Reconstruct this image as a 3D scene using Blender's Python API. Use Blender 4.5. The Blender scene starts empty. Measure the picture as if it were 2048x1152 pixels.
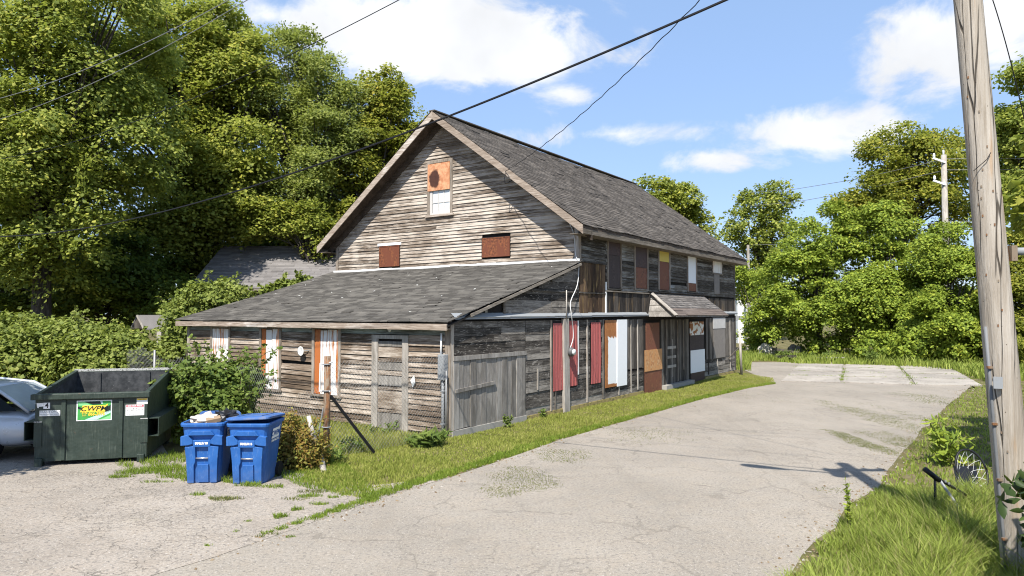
import bpy, bmesh, math, random
import numpy as np
from mathutils import Vector, Matrix
R = math.radians
random.seed(7)
SC = bpy.context.scene
COL = SC.collection

# ---------------------------------------------------------------- camera
FPX, CAMH, PITCH = 1400.0, 2.75, math.atan(52 / 1400.0)
cam_d = bpy.data.cameras.new("camera")
cam_d.sensor_width = 36.0
cam_d.lens = FPX / 2048 * 36.0
cam_d.clip_start = 0.1
cam_d.clip_end = 3000.0
cam = bpy.data.objects.new("camera", cam_d)
cam.location = (0, 0, CAMH)
cam.rotation_euler = (math.pi / 2 + PITCH, 0, 0)
COL.objects.link(cam)
SC.camera = cam

# ---------------------------------------------------------------- light
SUN_EL = R(54.0)
LX, LY = 0.235, 0.972                       # horizontal travel direction of the sunlight
sun_d = bpy.data.lights.new("sun", "SUN")
sun_d.energy = 4.5
sun_d.angle = R(0.53)
sun_d.color = (1.0, 0.955, 0.88)
sun = bpy.data.objects.new("sun", sun_d)
_l = Vector((LX, LY, 0)).normalized() * math.cos(SUN_EL)
sun.rotation_euler = Vector((_l.x, _l.y, -math.sin(SUN_EL))).to_track_quat('-Z', 'Y').to_euler()
COL.objects.link(sun)

SC.render.engine = 'CYCLES'
SC.cycles.use_denoising = True
SC.cycles.pixel_filter_type = 'BLACKMAN_HARRIS'
SC.cycles.filter_width = 1.1
SC.cycles.max_bounces = 8
SC.cycles.transparent_max_bounces = 8
SC.view_settings.view_transform = 'Standard'
SC.view_settings.look = 'None'
SC.view_settings.gamma = 1.0
SC.view_settings.use_curve_mapping = False
SC.view_settings.exposure = 0.95


def ray(px, py):
    """view direction of a photo pixel (2048 x 1152), used to measure where things stand"""
    u = (px - 1024) / FPX
    v = (576 - py) / FPX
    c, s = math.cos(PITCH), math.sin(PITCH)
    return Vector((u, c - v * s, s + v * c))


def gp(px, py, z=0.0):
    r = ray(px, py)
    k = (z - CAMH) / r.z
    return Vector((r.x * k, r.y * k, z))


def at(px, py, d):
    """point at distance d along the viewing axis"""
    r = ray(px, py)
    k = d / r.y
    return Vector((r.x * k, d, CAMH + r.z * k))


# ---------------------------------------------------------------- node helpers
class NT:
    def __init__(self, tree):
        self.t = tree

    def n(self, typ, **kw):
        nd = self.t.nodes.new(typ)
        for k, v in kw.items():
            setattr(nd, k, v)
        return nd

    def set(self, sock, v):
        if isinstance(v, bpy.types.NodeSocket):
            self.t.links.new(v, sock)
        elif v is not None:
            if isinstance(v, (tuple, list)) and len(v) == 3 and sock.type == 'RGBA':
                v = (*v, 1)
            sock.default_value = v

    def math(self, op, a, b=None, c=None, clamp=False):
        nd = self.n('ShaderNodeMath', operation=op, use_clamp=clamp)
        self.set(nd.inputs[0], a)
        if b is not None:
            self.set(nd.inputs[1], b)
        if c is not None:
            self.set(nd.inputs[2], c)
        return nd.outputs[0]

    def vmath(self, op, a, b=None):
        nd = self.n('ShaderNodeVectorMath', operation=op)
        self.set(nd.inputs[0], a)
        if b is not None:
            self.set(nd.inputs[1], b)
        return nd.outputs['Value'] if op in ('DOT_PRODUCT', 'LENGTH', 'DISTANCE') else nd.outputs[0]

    def scale(self, v, s):
        nd = self.n('ShaderNodeMapping')
        self.set(nd.inputs['Vector'], v)
        nd.inputs['Scale'].default_value = s
        return nd.outputs[0]

    def noise(self, v, scale=5, detail=4, rough=.55, dist=0):
        nd = self.n('ShaderNodeTexNoise')
        self.set(nd.inputs['Vector'], v)
        nd.inputs['Scale'].default_value = scale
        nd.inputs['Detail'].default_value = detail
        nd.inputs['Roughness'].default_value = rough
        nd.inputs['Distortion'].default_value = dist
        return nd.outputs[0]

    def voro(self, v, scale=5, feature='F1', out='Distance', rnd=1.0):
        nd = self.n('ShaderNodeTexVoronoi', feature=feature)
        self.set(nd.inputs['Vector'], v)
        nd.inputs['Scale'].default_value = scale
        nd.inputs['Randomness'].default_value = rnd
        return nd.outputs[out]

    def ss(self, v, a, b, lo=0.0, hi=1.0):
        nd = self.n('ShaderNodeMapRange', interpolation_type='SMOOTHSTEP')
        self.set(nd.inputs[0], v)
        nd.inputs[1].default_value = a
        nd.inputs[2].default_value = b
        nd.inputs[3].default_value = lo
        nd.inputs[4].default_value = hi
        return nd.outputs[0]

    def mix(self, fac, a, b, mode='MIX'):
        nd = self.n('ShaderNodeMix', data_type='RGBA', blend_type=mode)
        self.set(nd.inputs[0], fac)
        self.set(nd.inputs[6], a)
        self.set(nd.inputs[7], b)
        return nd.outputs[2]

    def ramp(self, fac, stops):
        nd = self.n('ShaderNodeValToRGB')
        self.set(nd.inputs[0], fac)
        el = nd.color_ramp.elements
        while len(el) < len(stops):
            el.new(0.5)
        for e, (p, c) in zip(el, stops):
            e.position = p
            e.color = (*c, 1)
        return nd.outputs[0]

    def bump(self, h, strength=.4, dist=.01):
        nd = self.n('ShaderNodeBump')
        nd.inputs['Strength'].default_value = strength
        nd.inputs['Distance'].default_value = dist
        self.set(nd.inputs['Height'], h)
        return nd.outputs[0]


MATS = {}


def new_mat(name, fn):
    """fn(nt, coords) returns dict(color, rough, metal, normal, spec)"""
    m = bpy.data.materials.new(name)
    m.use_nodes = True
    nt = NT(m.node_tree)
    p = m.node_tree.nodes['Principled BSDF']
    tc = nt.n('ShaderNodeTexCoord')
    d = fn(nt, tc.outputs['Object'])
    nt.set(p.inputs['Base Color'], d.get('color'))
    nt.set(p.inputs['Roughness'], d.get('rough', .85))
    nt.set(p.inputs['Metallic'], d.get('metal', 0.0))
    nt.set(p.inputs['Specular IOR Level'], d.get('spec', .3))
    if 'normal' in d:
        nt.set(p.inputs['Normal'], d['normal'])
    if 'coat' in d:
        p.inputs['Coat Weight'].default_value = d['coat']
        p.inputs['Coat Roughness'].default_value = .05
    MATS[name] = m
    return m


def rnd(nt):
    return nt.n('ShaderNodeObjectInfo').outputs['Random']


def island(nt):
    return nt.n('ShaderNodeNewGeometry').outputs['Random Per Island']


def wood(name, axis, dark, mid, light, paint=None, pamt=.5, var=.5, knots=False, stain=None):
    """weathered boards: grain along one axis, blotches, leftover paint"""
    sc = {'X': (1.0, 26, 26), 'Y': (26, 1.0, 26), 'Z': (26, 26, 1.0)}[axis]
    sc2 = {'X': (.55, 3, 5), 'Y': (3, .55, 5), 'Z': (4, 4, .8)}[axis]

    def f(nt, co):
        r = rnd(nt)
        off = nt.n('ShaderNodeCombineXYZ')
        rr = nt.math('MULTIPLY', r, 37.0)
        for i in range(3):
            nt.set(off.inputs[i], rr)
        co2 = nt.vmath('ADD', co, off.outputs[0])
        g = nt.noise(nt.scale(co2, sc), 2.6, 7, .7, .6)
        b = nt.noise(nt.scale(co2, sc2), 1.6, 4, .6, .4)
        gw = .62 if not paint else .74
        v = nt.math('ADD', nt.math('MULTIPLY', g, gw), nt.math('MULTIPLY', b, 1 - gw))
        v = nt.math('ADD', v, nt.math('MULTIPLY', nt.math('SUBTRACT', r, .5), var * .32))
        c = nt.ramp(v, [(.34, dark), (.5, mid), (.66, light)])
        bl = nt.noise(nt.scale(co, (1, 1, 1)), 1.1, 5, .65, .8)
        c = nt.mix(nt.ss(bl, .54, .70, 0, .55 if not paint else .35), c, dark)
        if knots:
            k = nt.noise(nt.scale(co2, {'X': (1.6, 6, 6), 'Y': (6, 1.6, 6), 'Z': (6, 6, 1.6)}[axis]), 2.0, 3, .5, 2.2)
            c = nt.mix(nt.ss(k, .56, .70, 0, .75), c, light)
        if stain:
            k = nt.noise(nt.scale(co, (3.2, 3.2, .45)), 1.5, 3, .6, .5)
            c = nt.mix(nt.ss(k, .54, .66, 0, .8), c, stain)
        if paint:
            pb = nt.noise(co, .55, 3, .55, .3)
            fl = nt.noise(nt.scale(co2, tuple(1 + (x - 1) * .35 for x in sc)), 1.6, 5, .7, .4)
            pv = nt.math('ADD', nt.math('MULTIPLY', g, .30), nt.math('ADD', nt.math('MULTIPLY', pb, .45), nt.math('MULTIPLY', fl, .50)))
            pv = nt.math('ADD', pv, nt.math('MULTIPLY', r, .10))
            t0 = .86 - pamt * .36
            fac = nt.ss(pv, t0 - .04, t0 + .16, 0, .92)
            pc = nt.mix(nt.noise(co2, 9, 3), tuple(x * .8 for x in paint), tuple(min(1, x * 1.12) for x in paint))
            c = nt.mix(fac, c, pc)
        return dict(color=c, rough=.88, spec=.2, normal=nt.bump(g, .55, .006))
    return new_mat(name, f)


def plain(name, c, rough=.7, metal=0.0, vary=.18, sc=6.0, spec=.3, coat=None):
    def f(nt, co):
        n = nt.noise(co, sc, 5, .6)
        col = nt.mix(n, tuple(x * (1 - vary) for x in c), tuple(min(1, x * (1 + vary)) for x in c))
        d = dict(color=col, rough=nt.ss(n, .2, .8, max(.02, rough - .08), min(1, rough + .08)), metal=metal, spec=spec)
        if coat:
            d['coat'] = coat
        return d
    return new_mat(name, f)


def rusty(name, base, rust=(.36, .12, .035), rust2=(.16, .05, .02), amt=.5, sc=2.0, streak=(2.0, 2.0, .7), rough=.62):
    def f(nt, co):
        r = nt.math('MULTIPLY', rnd(nt), 19.0)
        off = nt.n('ShaderNodeCombineXYZ')
        for i in range(3):
            nt.set(off.inputs[i], r)
        co2 = nt.vmath('ADD', co, off.outputs[0])
        n = nt.noise(nt.scale(co2, streak), sc, 6, .62, .6)
        n2 = nt.noise(co2, 14, 4, .6)
        rc = nt.mix(nt.ss(n2, .3, .7), rust2, rust)
        t = .80 - amt * .6
        c = nt.mix(nt.ss(n, t, t + .10), base, rc)
        return dict(color=c, rough=rough, spec=.35, normal=nt.bump(n2, .15, .004))
    return new_mat(name, f)


def leafmat(name, stops, transl=.46, rough=.6, nsc=.35, nw=.45):
    m = bpy.data.materials.new(name)
    m.use_nodes = True
    nt = NT(m.node_tree)
    p = m.node_tree.nodes['Principled BSDF']
    out = m.node_tree.nodes['Material Output']
    tc = nt.n('ShaderNodeTexCoord')
    i = island(nt)
    b = nt.noise(tc.outputs['Object'], nsc, 4, .6)
    v = nt.math('ADD', nt.math('MULTIPLY', i, 1 - nw), nt.math('MULTIPLY', b, nw))
    c = nt.ramp(v, stops)
    nt.set(p.inputs['Base Color'], c)
    p.inputs['Roughness'].default_value = rough
    p.inputs['Specular IOR Level'].default_value = .22
    tr = nt.n('ShaderNodeBsdfTranslucent')
    tcol = nt.mix(.7, c, (.30, .36, .05), 'MIX')
    nt.set(tr.inputs['Color'], tcol)
    ms = nt.n('ShaderNodeMixShader')
    ms.inputs[0].default_value = transl
    nt.t.links.new(p.outputs[0], ms.inputs[1])
    nt.t.links.new(tr.outputs[0], ms.inputs[2])
    nt.t.links.new(ms.outputs[0], out.inputs[0])
    MATS[name] = m
    return m


# ---------------------------------------------------------------- sky
world = bpy.data.worlds.new("World")
SC.world = world
world.use_nodes = True
wt = NT(world.node_tree)
bg = world.node_tree.nodes['Background']
sky = wt.n('ShaderNodeTexSky', sky_type='NISHITA')
sky.sun_disc = False
sky.sun_elevation = SUN_EL
sky.sun_rotation = math.atan2(-LX, -LY)
sky.air_density = 1.0
sky.dust_density = .6
sky.ozone_density = 2.2
wtc = wt.n('ShaderNodeTexCoord')
wdir = wt.vmath('NORMALIZE', wtc.outputs['Generated'])
CLOUDS = [(850, 70, 330, 95, 1.0), (1040, 110, 120, 62, .9), (1880, 85, 165, 100, 1.0), (2010, 40, 150, 110, 1.0), (1600, 268, 165, 58, .95),
          (1440, 315, 100, 30, .55), (1140, 190, 66, 30, .5), (1230, 268, 230, 22, .42), (530, 30, 60, 40, .5),
          (-500, 120, 300, 110, .9), (2900, 260, 420, 140, .9), (500, -700, 600, 260, .8), (1900, -900, 500, 260, .8)]
cf = None
for (cx, cy, rx, ry, w) in CLOUDS:
    d0 = ray(cx, cy).normalized()
    e1 = Vector((d0.y, -d0.x, 0)).normalized()
    e2 = e1.cross(d0)
    if e2.z < 0:
        e2 = -e2
    k = d0.y / ray(cx, cy).y if ray(cx, cy).y > 0 else 1
    dd = wt.vmath('SUBTRACT', wdir, tuple(d0))
    qx = wt.vmath('DOT_PRODUCT', dd, tuple(e1 * (FPX / rx / max(.5, k))))
    qy = wt.vmath('DOT_PRODUCT', dd, tuple(e2 * (FPX / ry / max(.5, k))))
    l = wt.math('SQRT', wt.math('ADD', wt.math('MULTIPLY', qx, qx), wt.math('MULTIPLY', qy, qy)))
    v = wt.math('MULTIPLY', wt.math('SUBTRACT', 1.25, l), w)
    cf = v if cf is None else wt.math('MAXIMUM', cf, v)
cf = wt.math('MAXIMUM', cf, -.6)
cn = wt.noise(wt.scale(wdir, (1, 1, 1.7)), 7.0, 9, .60, .35)
cn2 = wt.noise(wt.scale(wdir, (1, 1, 1.5)), 2.1, 4, .5)
fld = wt.math('ADD', cf, wt.math('MULTIPLY', wt.math('SUBTRACT', cn, .5), 2.7))
fld = wt.math('MAXIMUM', fld, wt.math('ADD', wt.math('MULTIPLY', wt.math('SUBTRACT', cn2, .66), 4.0), wt.math('MULTIPLY', wt.math('SUBTRACT', cn, .5), 2.0)))
cm = wt.ss(fld, .12, .72, 0, 1)
shade = wt.ss(wt.noise(wdir, 6, 4, .55), .3, .7, .82, 1.0)
ccol = wt.vmath('MULTIPLY', (4.25, 4.3, 4.38), shade)
skyc = wt.mix(.62, wt.mix(1.0, sky.outputs[0], (.84, .79, .93), 'MULTIPLY'), (1.55, 2.40, 3.60))
wt.set(bg.inputs['Color'], wt.mix(wt.math('MULTIPLY', cm, .95), skyc, ccol))
bg.inputs['Strength'].default_value = 0.135


# ---------------------------------------------------------------- mesh helpers
def tag(o, label=None, cat=None, group=None, kind=None):
    if label:
        o['label'] = label
    if cat:
        o['category'] = cat
    if group:
        o['group'] = group
    if kind:
        o['kind'] = kind
    return o


def empty(name, loc=(0, 0, 0), rz=0.0, label=None, cat=None, group=None):
    o = bpy.data.objects.new(name, None)
    o.location = loc
    o.rotation_euler = (0, 0, rz)
    COL.objects.link(o)
    return tag(o, label, cat, group)


def link(name, me, m=None, parent=None):
    if m is not None:
        if isinstance(m, (list, tuple)):
            for x in m:
                me.materials.append(MATS[x])
        elif len(me.materials) == 0:
            me.materials.append(MATS[m] if isinstance(m, str) else m)
    o = bpy.data.objects.new(name, me)
    if parent is not None:
        o.parent = parent
    COL.objects.link(o)
    return o


class MB:
    def __init__(self):
        self.v = []
        self.f = []

    def add(self, vs, fs):
        k = len(self.v)
        self.v += [tuple(p) for p in vs]
        self.f += [tuple(k + i for i in q) for q in fs]
        return self

    def box(self, x0, x1, y0, y1, z0, z1, M=None):
        vs = [(x, y, z) for z in (z0, z1) for x, y in ((x0, y0), (x1, y0), (x1, y1), (x0, y1))]
        if M is not None:
            vs = [tuple(M @ Vector(p)) for p in vs]
        return self.add(vs, [(3, 2, 1, 0), (4, 5, 6, 7), (0, 1, 5, 4), (1, 2, 6, 5), (2, 3, 7, 6), (3, 0, 4, 7)])

    def beam(self, p, q, w, h, up=(0, 0, 1)):
        p, q = Vector(p), Vector(q)
        d = (q - p).normalized()
        up = Vector(up)
        if abs(d.dot(up)) > .98:
            up = Vector((1, 0, 0))
        s = d.cross(up).normalized()
        u = s.cross(d).normalized()
        vs = []
        for c in (p, q):
            for a_, b_ in ((-1, -1), (1, -1), (1, 1), (-1, 1)):
                vs.append(c + s * (a_ * w / 2) + u * (b_ * h / 2))
        return self.add(vs, [(3, 2, 1, 0), (4, 5, 6, 7), (0, 1, 5, 4), (1, 2, 6, 5), (2, 3, 7, 6), (3, 0, 4, 7)])

    def tube(self, pts, r, n=8, cap=True):
        pts = [Vector(p) for p in pts]
        if not hasattr(r, '__len__'):
            r = [r] * len(pts)
        vs, fs = [], []
        prev = None
        for i, p in enumerate(pts):
            d = (pts[min(i + 1, len(pts) - 1)] - pts[max(i - 1, 0)]).normalized()
            if prev is None:
                ref = Vector((0, 0, 1)) if abs(d.z) < .9 else Vector((1, 0, 0))
                s = d.cross(ref).normalized()
            else:
                s = (prev - d * prev.dot(d)).normalized()
            prev = s
            t = d.cross(s)
            for j in range(n):
                an = 2 * math.pi * j / n
                vs.append(p + (s * math.cos(an) + t * math.sin(an)) * r[i])
        for i in range(len(pts) - 1):
            for j in range(n):
                k = (j + 1) % n
                fs.append((i * n + j, i * n + k, (i + 1) * n + k, (i + 1) * n + j))
        if cap:
            fs.append(tuple(range(n - 1, -1, -1)))
            fs.append(tuple(range((len(pts) - 1) * n, len(pts) * n)))
        return self.add(vs, fs)

    def prism(self, poly, M, t):
        """polygon (u,w) extruded by t along local y; M maps (u,y,w) to parent space"""
        n = len(poly)
        vs = [M @ Vector((u, 0, w)) for u, w in poly] + [M @ Vector((u, t, w)) for u, w in poly]
        fs = [tuple(range(n - 1, -1, -1)), tuple(range(n, 2 * n))]
        fs += [(i, (i + 1) % n, n + (i + 1) % n, n + i) for i in range(n)]
        return self.add(vs, fs)

    def mesh(self, name, smooth=False):
        me = bpy.data.meshes.new(name)
        me.from_pydata(self.v, [], self.f)
        bm = bmesh.new()
        bm.from_mesh(me)
        bmesh.ops.recalc_face_normals(bm, faces=bm.faces)
        bm.to_mesh(me)
        bm.free()
        if smooth:
            me.shade_smooth()
        return me

    def build(self, name, m, parent=None, smooth=False, bevel=0):
        o = link(name, self.mesh(name, smooth), m, parent)
        if bevel:
            b = o.modifiers.new('bevel', 'BEVEL')
            b.width = bevel
            b.segments = 2
            b.limit_method = 'ANGLE'
        return o


def loft(rings, caps=True):
    """list of equal-length rings of points -> MB"""
    m = MB()
    n = len(rings[0])
    vs = [p for r in rings for p in r]
    fs = []
    for i in range(len(rings) - 1):
        for j in range(n):
            k = (j + 1) % n
            fs.append((i * n + j, i * n + k, (i + 1) * n + k, (i + 1) * n + j))
    if caps:
        fs.append(tuple(range(n - 1, -1, -1)))
        fs.append(tuple(range((len(rings) - 1) * n, len(rings) * n)))
    return m.add(vs, fs)


def tri_mesh(name, verts, tris, mi=None):
    me = bpy.data.meshes.new(name)
    nv, nf = len(verts), len(tris)
    me.vertices.add(nv)
    me.vertices.foreach_set('co', np.ascontiguousarray(verts, dtype=np.float32).ravel())
    me.loops.add(nf * 3)
    me.polygons.add(nf)
    me.polygons.foreach_set('loop_start', np.arange(0, nf * 3, 3, dtype=np.int32))
    me.loops.foreach_set('vertex_index', np.ascontiguousarray(tris, dtype=np.int32).ravel())
    me.update(calc_edges=True)
    return me


def text(s, size, name, m, parent, M, bold=0.0, shear=0.0, align='CENTER', sx=1.0):
    cu = bpy.data.curves.new(name, 'FONT')
    cu.body = s
    cu.size = size
    cu.align_x = align
    cu.align_y = 'CENTER'
    cu.offset = bold
    cu.shear = shear
    cu.resolution_u = 3
    o = bpy.data.objects.new(name, cu)
    COL.objects.link(o)
    dg = bpy.context.evaluated_depsgraph_get()
    me = bpy.data.meshes.new_from_object(o.evaluated_get(dg))
    bpy.data.objects.remove(o)
    me.transform(M @ Matrix.Diagonal((sx, 1, 1, 1)))
    return link(name, me, m, parent)


# ---------------------------------------------------------------- leaves, trees, grass
def unit(a):
    return a / np.maximum(np.linalg.norm(a, axis=1, keepdims=True), 1e-6)


def leaves(name, c, nrm, L, wr, rg, fold=.18, lobes=False):
    """folded pointed leaves: two triangles each (four when lobed)"""
    n = len(c)
    t = unit(np.cross(nrm, rg.normal(size=(n, 3))))
    b = np.cross(nrm, t)
    L = L[:, None]
    if lobes:
        v = np.stack([c - t * L * .5, c + b * L * wr * .62 - t * L * .12 - nrm * L * fold * .6, c + b * L * wr * .42 + t * L * .22 - nrm * L * fold * .4,
                      c + t * L * .5 - nrm * L * fold * .3, c - b * L * wr * .42 + t * L * .22 - nrm * L * fold * .4, c - b * L * wr * .62 - t * L * .12 - nrm * L * fold * .6], 1)
        k = np.arange(n)[:, None, None] * 6
        f = np.array([[0, 1, 2], [0, 2, 3], [0, 3, 4], [0, 4, 5]])[None] + k
        return tri_mesh(name, v.reshape(-1, 3), f.reshape(-1, 3))
    v = np.stack([c - t * L * .5, c + b * L * wr * .5 - nrm * L * fold, c + t * L * .5 - nrm * L * .08, c - b * L * wr * .5 - nrm * L * fold], 1)
    k = np.arange(n)[:, None, None] * 4
    f = np.array([[0, 1, 2], [0, 2, 3]])[None] + k
    return tri_mesh(name, v.reshape(-1, 3), f.reshape(-1, 3))


def clusters_in(rg, lobes, n, shell=.45, bump=.22, boughs=0):
    """cluster centres spread through ellipsoid lobes (centre, radii), denser toward the outside"""
    w = np.array([r[0] * r[1] + r[0] * r[2] + r[1] * r[2] for _, r in lobes])
    pick = rg.choice(len(lobes), n, p=w / w.sum())
    d = unit(rg.normal(size=(n, 3)))
    rad = shell + (1 - shell) * rg.random(n) ** .6
    ph = rg.random(3) * 6.28
    rad = rad * (1 + bump * (np.sin(d[:, 0] * 5 + ph[0]) * np.sin(d[:, 2] * 6 + ph[1]) + .6 * np.sin(d[:, 1] * 9 + ph[2])))
    cen = np.array([np.array(l[0]) for l in lobes])[pick]
    rr = np.array([np.array(l[1]) for l in lobes])[pick]
    if not boughs:
        return cen + d * rr * rad[:, None], d
    # boughs: each lobe is a set of billows, so lit clumps stand apart from dark gaps
    P, D = np.zeros((n, 3)), np.zeros((n, 3))
    for j, (c0, r0) in enumerate(lobes):
        sel = np.where(pick == j)[0]
        if len(sel) == 0:
            continue
        nb = boughs
        bd = unit(rg.normal(size=(nb, 3)))
        bc = np.array(c0) + bd * np.array(r0) * (shell + (.92 - shell) * rg.random(nb) ** .5)[:, None]
        br = np.mean(r0) * (.24 + .20 * rg.random(nb))
        q = rg.integers(nb, size=len(sel))
        e = unit(rg.normal(size=(len(sel), 3)) + np.array([0, 0, .45]) + bd[q] * .5)
        P[sel] = bc[q] + e * (br[q] * (.35 + .65 * rg.random(len(sel)) ** .5))[:, None] * np.array([1.15, 1.15, .8])
        D[sel] = e
    return P, D


def spray(rg, cc, dd, per, R0, up=.75, droop=.35, flat=.16):
    """leaves of flattened drooping sprays around cluster centres"""
    n = len(cc)
    k = np.repeat(np.arange(n), per)
    m = len(k)
    ax = unit(dd * (1 - up) + np.array([0, 0, up]) + rg.normal(size=(n, 3)) * .22)
    t = unit(np.cross(ax, rg.normal(size=(n, 3))))
    b = np.cross(ax, t)
    Rk = (R0 * (.6 + .8 * rg.random(n)))[k]
    rr = np.sqrt(rg.random(m)) * Rk
    an = rg.random(m) * 6.283
    h = rg.normal(size=m) * flat * Rk - droop * rr * rr / Rk
    p = cc[k] + t[k] * (rr * np.cos(an))[:, None] + b[k] * (rr * np.sin(an))[:, None] + ax[k] * h[:, None]
    nr = unit(ax[k] + (t[k] * np.cos(an)[:, None] + b[k] * np.sin(an)[:, None]) * (droop * 1.2 * rr / Rk)[:, None] + rg.normal(size=(m, 3)) * .42)
    return p, nr


def limbs(rg, base, fork, r0, targets, nlimb, n=6):
    """tapered trunk plus curved limbs reaching toward the crown"""
    m = MB()
    base, fork = Vector(base), Vector(fork)
    top = fork + (Vector(targets.mean(0)) - fork) * .75
    top = top + Vector((rg.normal() * .4, rg.normal() * .4, 0))
    pts = [base + Vector((0, 0, -.15)), base + (fork - base) * .08, base + (fork - base) * .5 + Vector((rg.normal() * .12, rg.normal() * .12, 0)), fork, fork + (top - fork) * .5 + Vector((rg.normal() * .3, rg.normal() * .3, 0)), top]
    m.tube(pts, [r0 * 1.45, r0 * 1.05, r0 * .88, r0 * .72, r0 * .42, r0 * .1], 9)
    idx = rg.choice(len(targets), min(nlimb, len(targets)), replace=False)
    for i in idx:
        e = Vector(targets[i])
        f = rg.random() * .8
        s = base + (fork - base) * (.7 + .3 * rg.random()) if f < .35 else fork + (top - fork) * (f * .7)
        mid = s + (e - s) * .5 + Vector((rg.normal() * .25, rg.normal() * .25, (e - s).length * .10))
        rr = r0 * (.16 + .2 * rg.random())
        m.tube([s, s + (mid - s) * .5, mid, e], [rr, rr * .8, rr * .55, rr * .18], n, cap=False)
    return m


def tree(name, label, base, lobes, ncl, per, R0, leaf, mat_leaf, mat_bark='bark', r0=.28, fork=.35, seed=1, nlimb=40, group=None, up=.7, shell=.4, wr=.8, cat='tree', droop=.35, flat=.16, lobed=False, bump=.22, boughs=14):
    rg = np.random.default_rng(seed)
    base = Vector(base)
    root = empty(name, base, 0, label, cat, group)
    L2 = [(np.array(c) - np.array(base), r) for c, r in lobes]
    cc, dd = clusters_in(rg, L2, ncl, shell, bump, boughs)
    cc[:, 2] = np.maximum(cc[:, 2], .12)
    p, nr = spray(rg, cc, dd, per, R0, up, droop, flat)
    p[:, 2] = np.maximum(p[:, 2], .03)
    me = leaves('crown', p, nr, leaf * (.65 + .7 * rg.random(len(p))), wr, rg, lobes=lobed)
    link('crown', me, mat_leaf, root)
    topz = cc[:, 2].max()
    cx, cy = cc[:, 0].mean(), cc[:, 1].mean()
    if r0 > 0:
        limbs(rg, (0, 0, 0), (cx * fork, cy * fork, topz * fork), r0, cc, nlimb).build('trunk', mat_bark, root, smooth=True)
    return root


def in_poly(x, y, poly):
    ins = np.zeros(len(x), bool)
    n = len(poly)
    for i in range(n):
        x0, y0 = poly[i][0], poly[i][1]
        x1, y1 = poly[(i + 1) % n][0], poly[(i + 1) % n][1]
        c = ((y0 > y) != (y1 > y)) & (x < (x1 - x0) * (y - y0) / (y1 - y0 + 1e-12) + x0)
        ins ^= c
    return ins


def wob(x, y, s=1.0):
    return (np.sin(x * 2.1 * s + 1.3 * np.sin(y * 1.7 * s)) + np.sin(y * 2.7 * s + 1.1 * np.sin(x * 3.1 * s + 2)) + .6 * np.sin(x * 6.3 * s + y * 5.1 * s)) / 2.6


def scatter(rg, poly, dens, keep=None):
    P = np.array([(p[0], p[1]) for p in poly])
    lo, hi = P.min(0), P.max(0)
    n = int((hi[0] - lo[0]) * (hi[1] - lo[1]) * dens)
    x = lo[0] + rg.random(n) * (hi[0] - lo[0])
    y = lo[1] + rg.random(n) * (hi[1] - lo[1])
    m = in_poly(x, y, [tuple(q) for q in P])
    if keep is not None:
        m &= keep(x, y, rg)
    return x[m], y[m]


def blades(rg, x, y, h, w, lean=.45, z0=0.0):
    """grass blades: two-segment bent strips, three triangles each"""
    n = len(x)
    h = h * (.55 + .8 * rg.random(n))
    an = rg.random(n) * 6.283
    tx, ty = np.cos(an), np.sin(an)
    bd = lean * (.3 + rg.random(n)) * h
    ba = rg.random(n) * 6.283
    bx, by = np.cos(ba) * bd, np.sin(ba) * bd
    z0 = np.full(n, z0)
    o = np.zeros(n)
    v = np.stack([np.stack([x - tx * w / 2, y - ty * w / 2, z0], 1), np.stack([x + tx * w / 2, y + ty * w / 2, z0], 1),
                  np.stack([x + bx * .4 - tx * w * .4, y + by * .4 - ty * w * .4, z0 + h * .62], 1), np.stack([x + bx * .4 + tx * w * .4, y + by * .4 + ty * w * .4, z0 + h * .62], 1),
                  np.stack([x + bx, y + by, z0 + h], 1)], 1)
    k = np.arange(n)[:, None, None] * 5
    f = np.array([[0, 1, 3], [0, 3, 2], [2, 3, 4]])[None] + k
    return v.reshape(-1, 3), f.reshape(-1, 3)


def grass_obj(name, label, parts, m, kind='stuff', cat='grass'):
    vs, fs, k = [], [], 0
    for v, f in parts:
        vs.append(v)
        fs.append(f + k)
        k += len(v)
    o = link(name, tri_mesh(name, np.concatenate(vs), np.concatenate(fs)), m)
    return tag(o, label, cat, None, kind)

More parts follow.
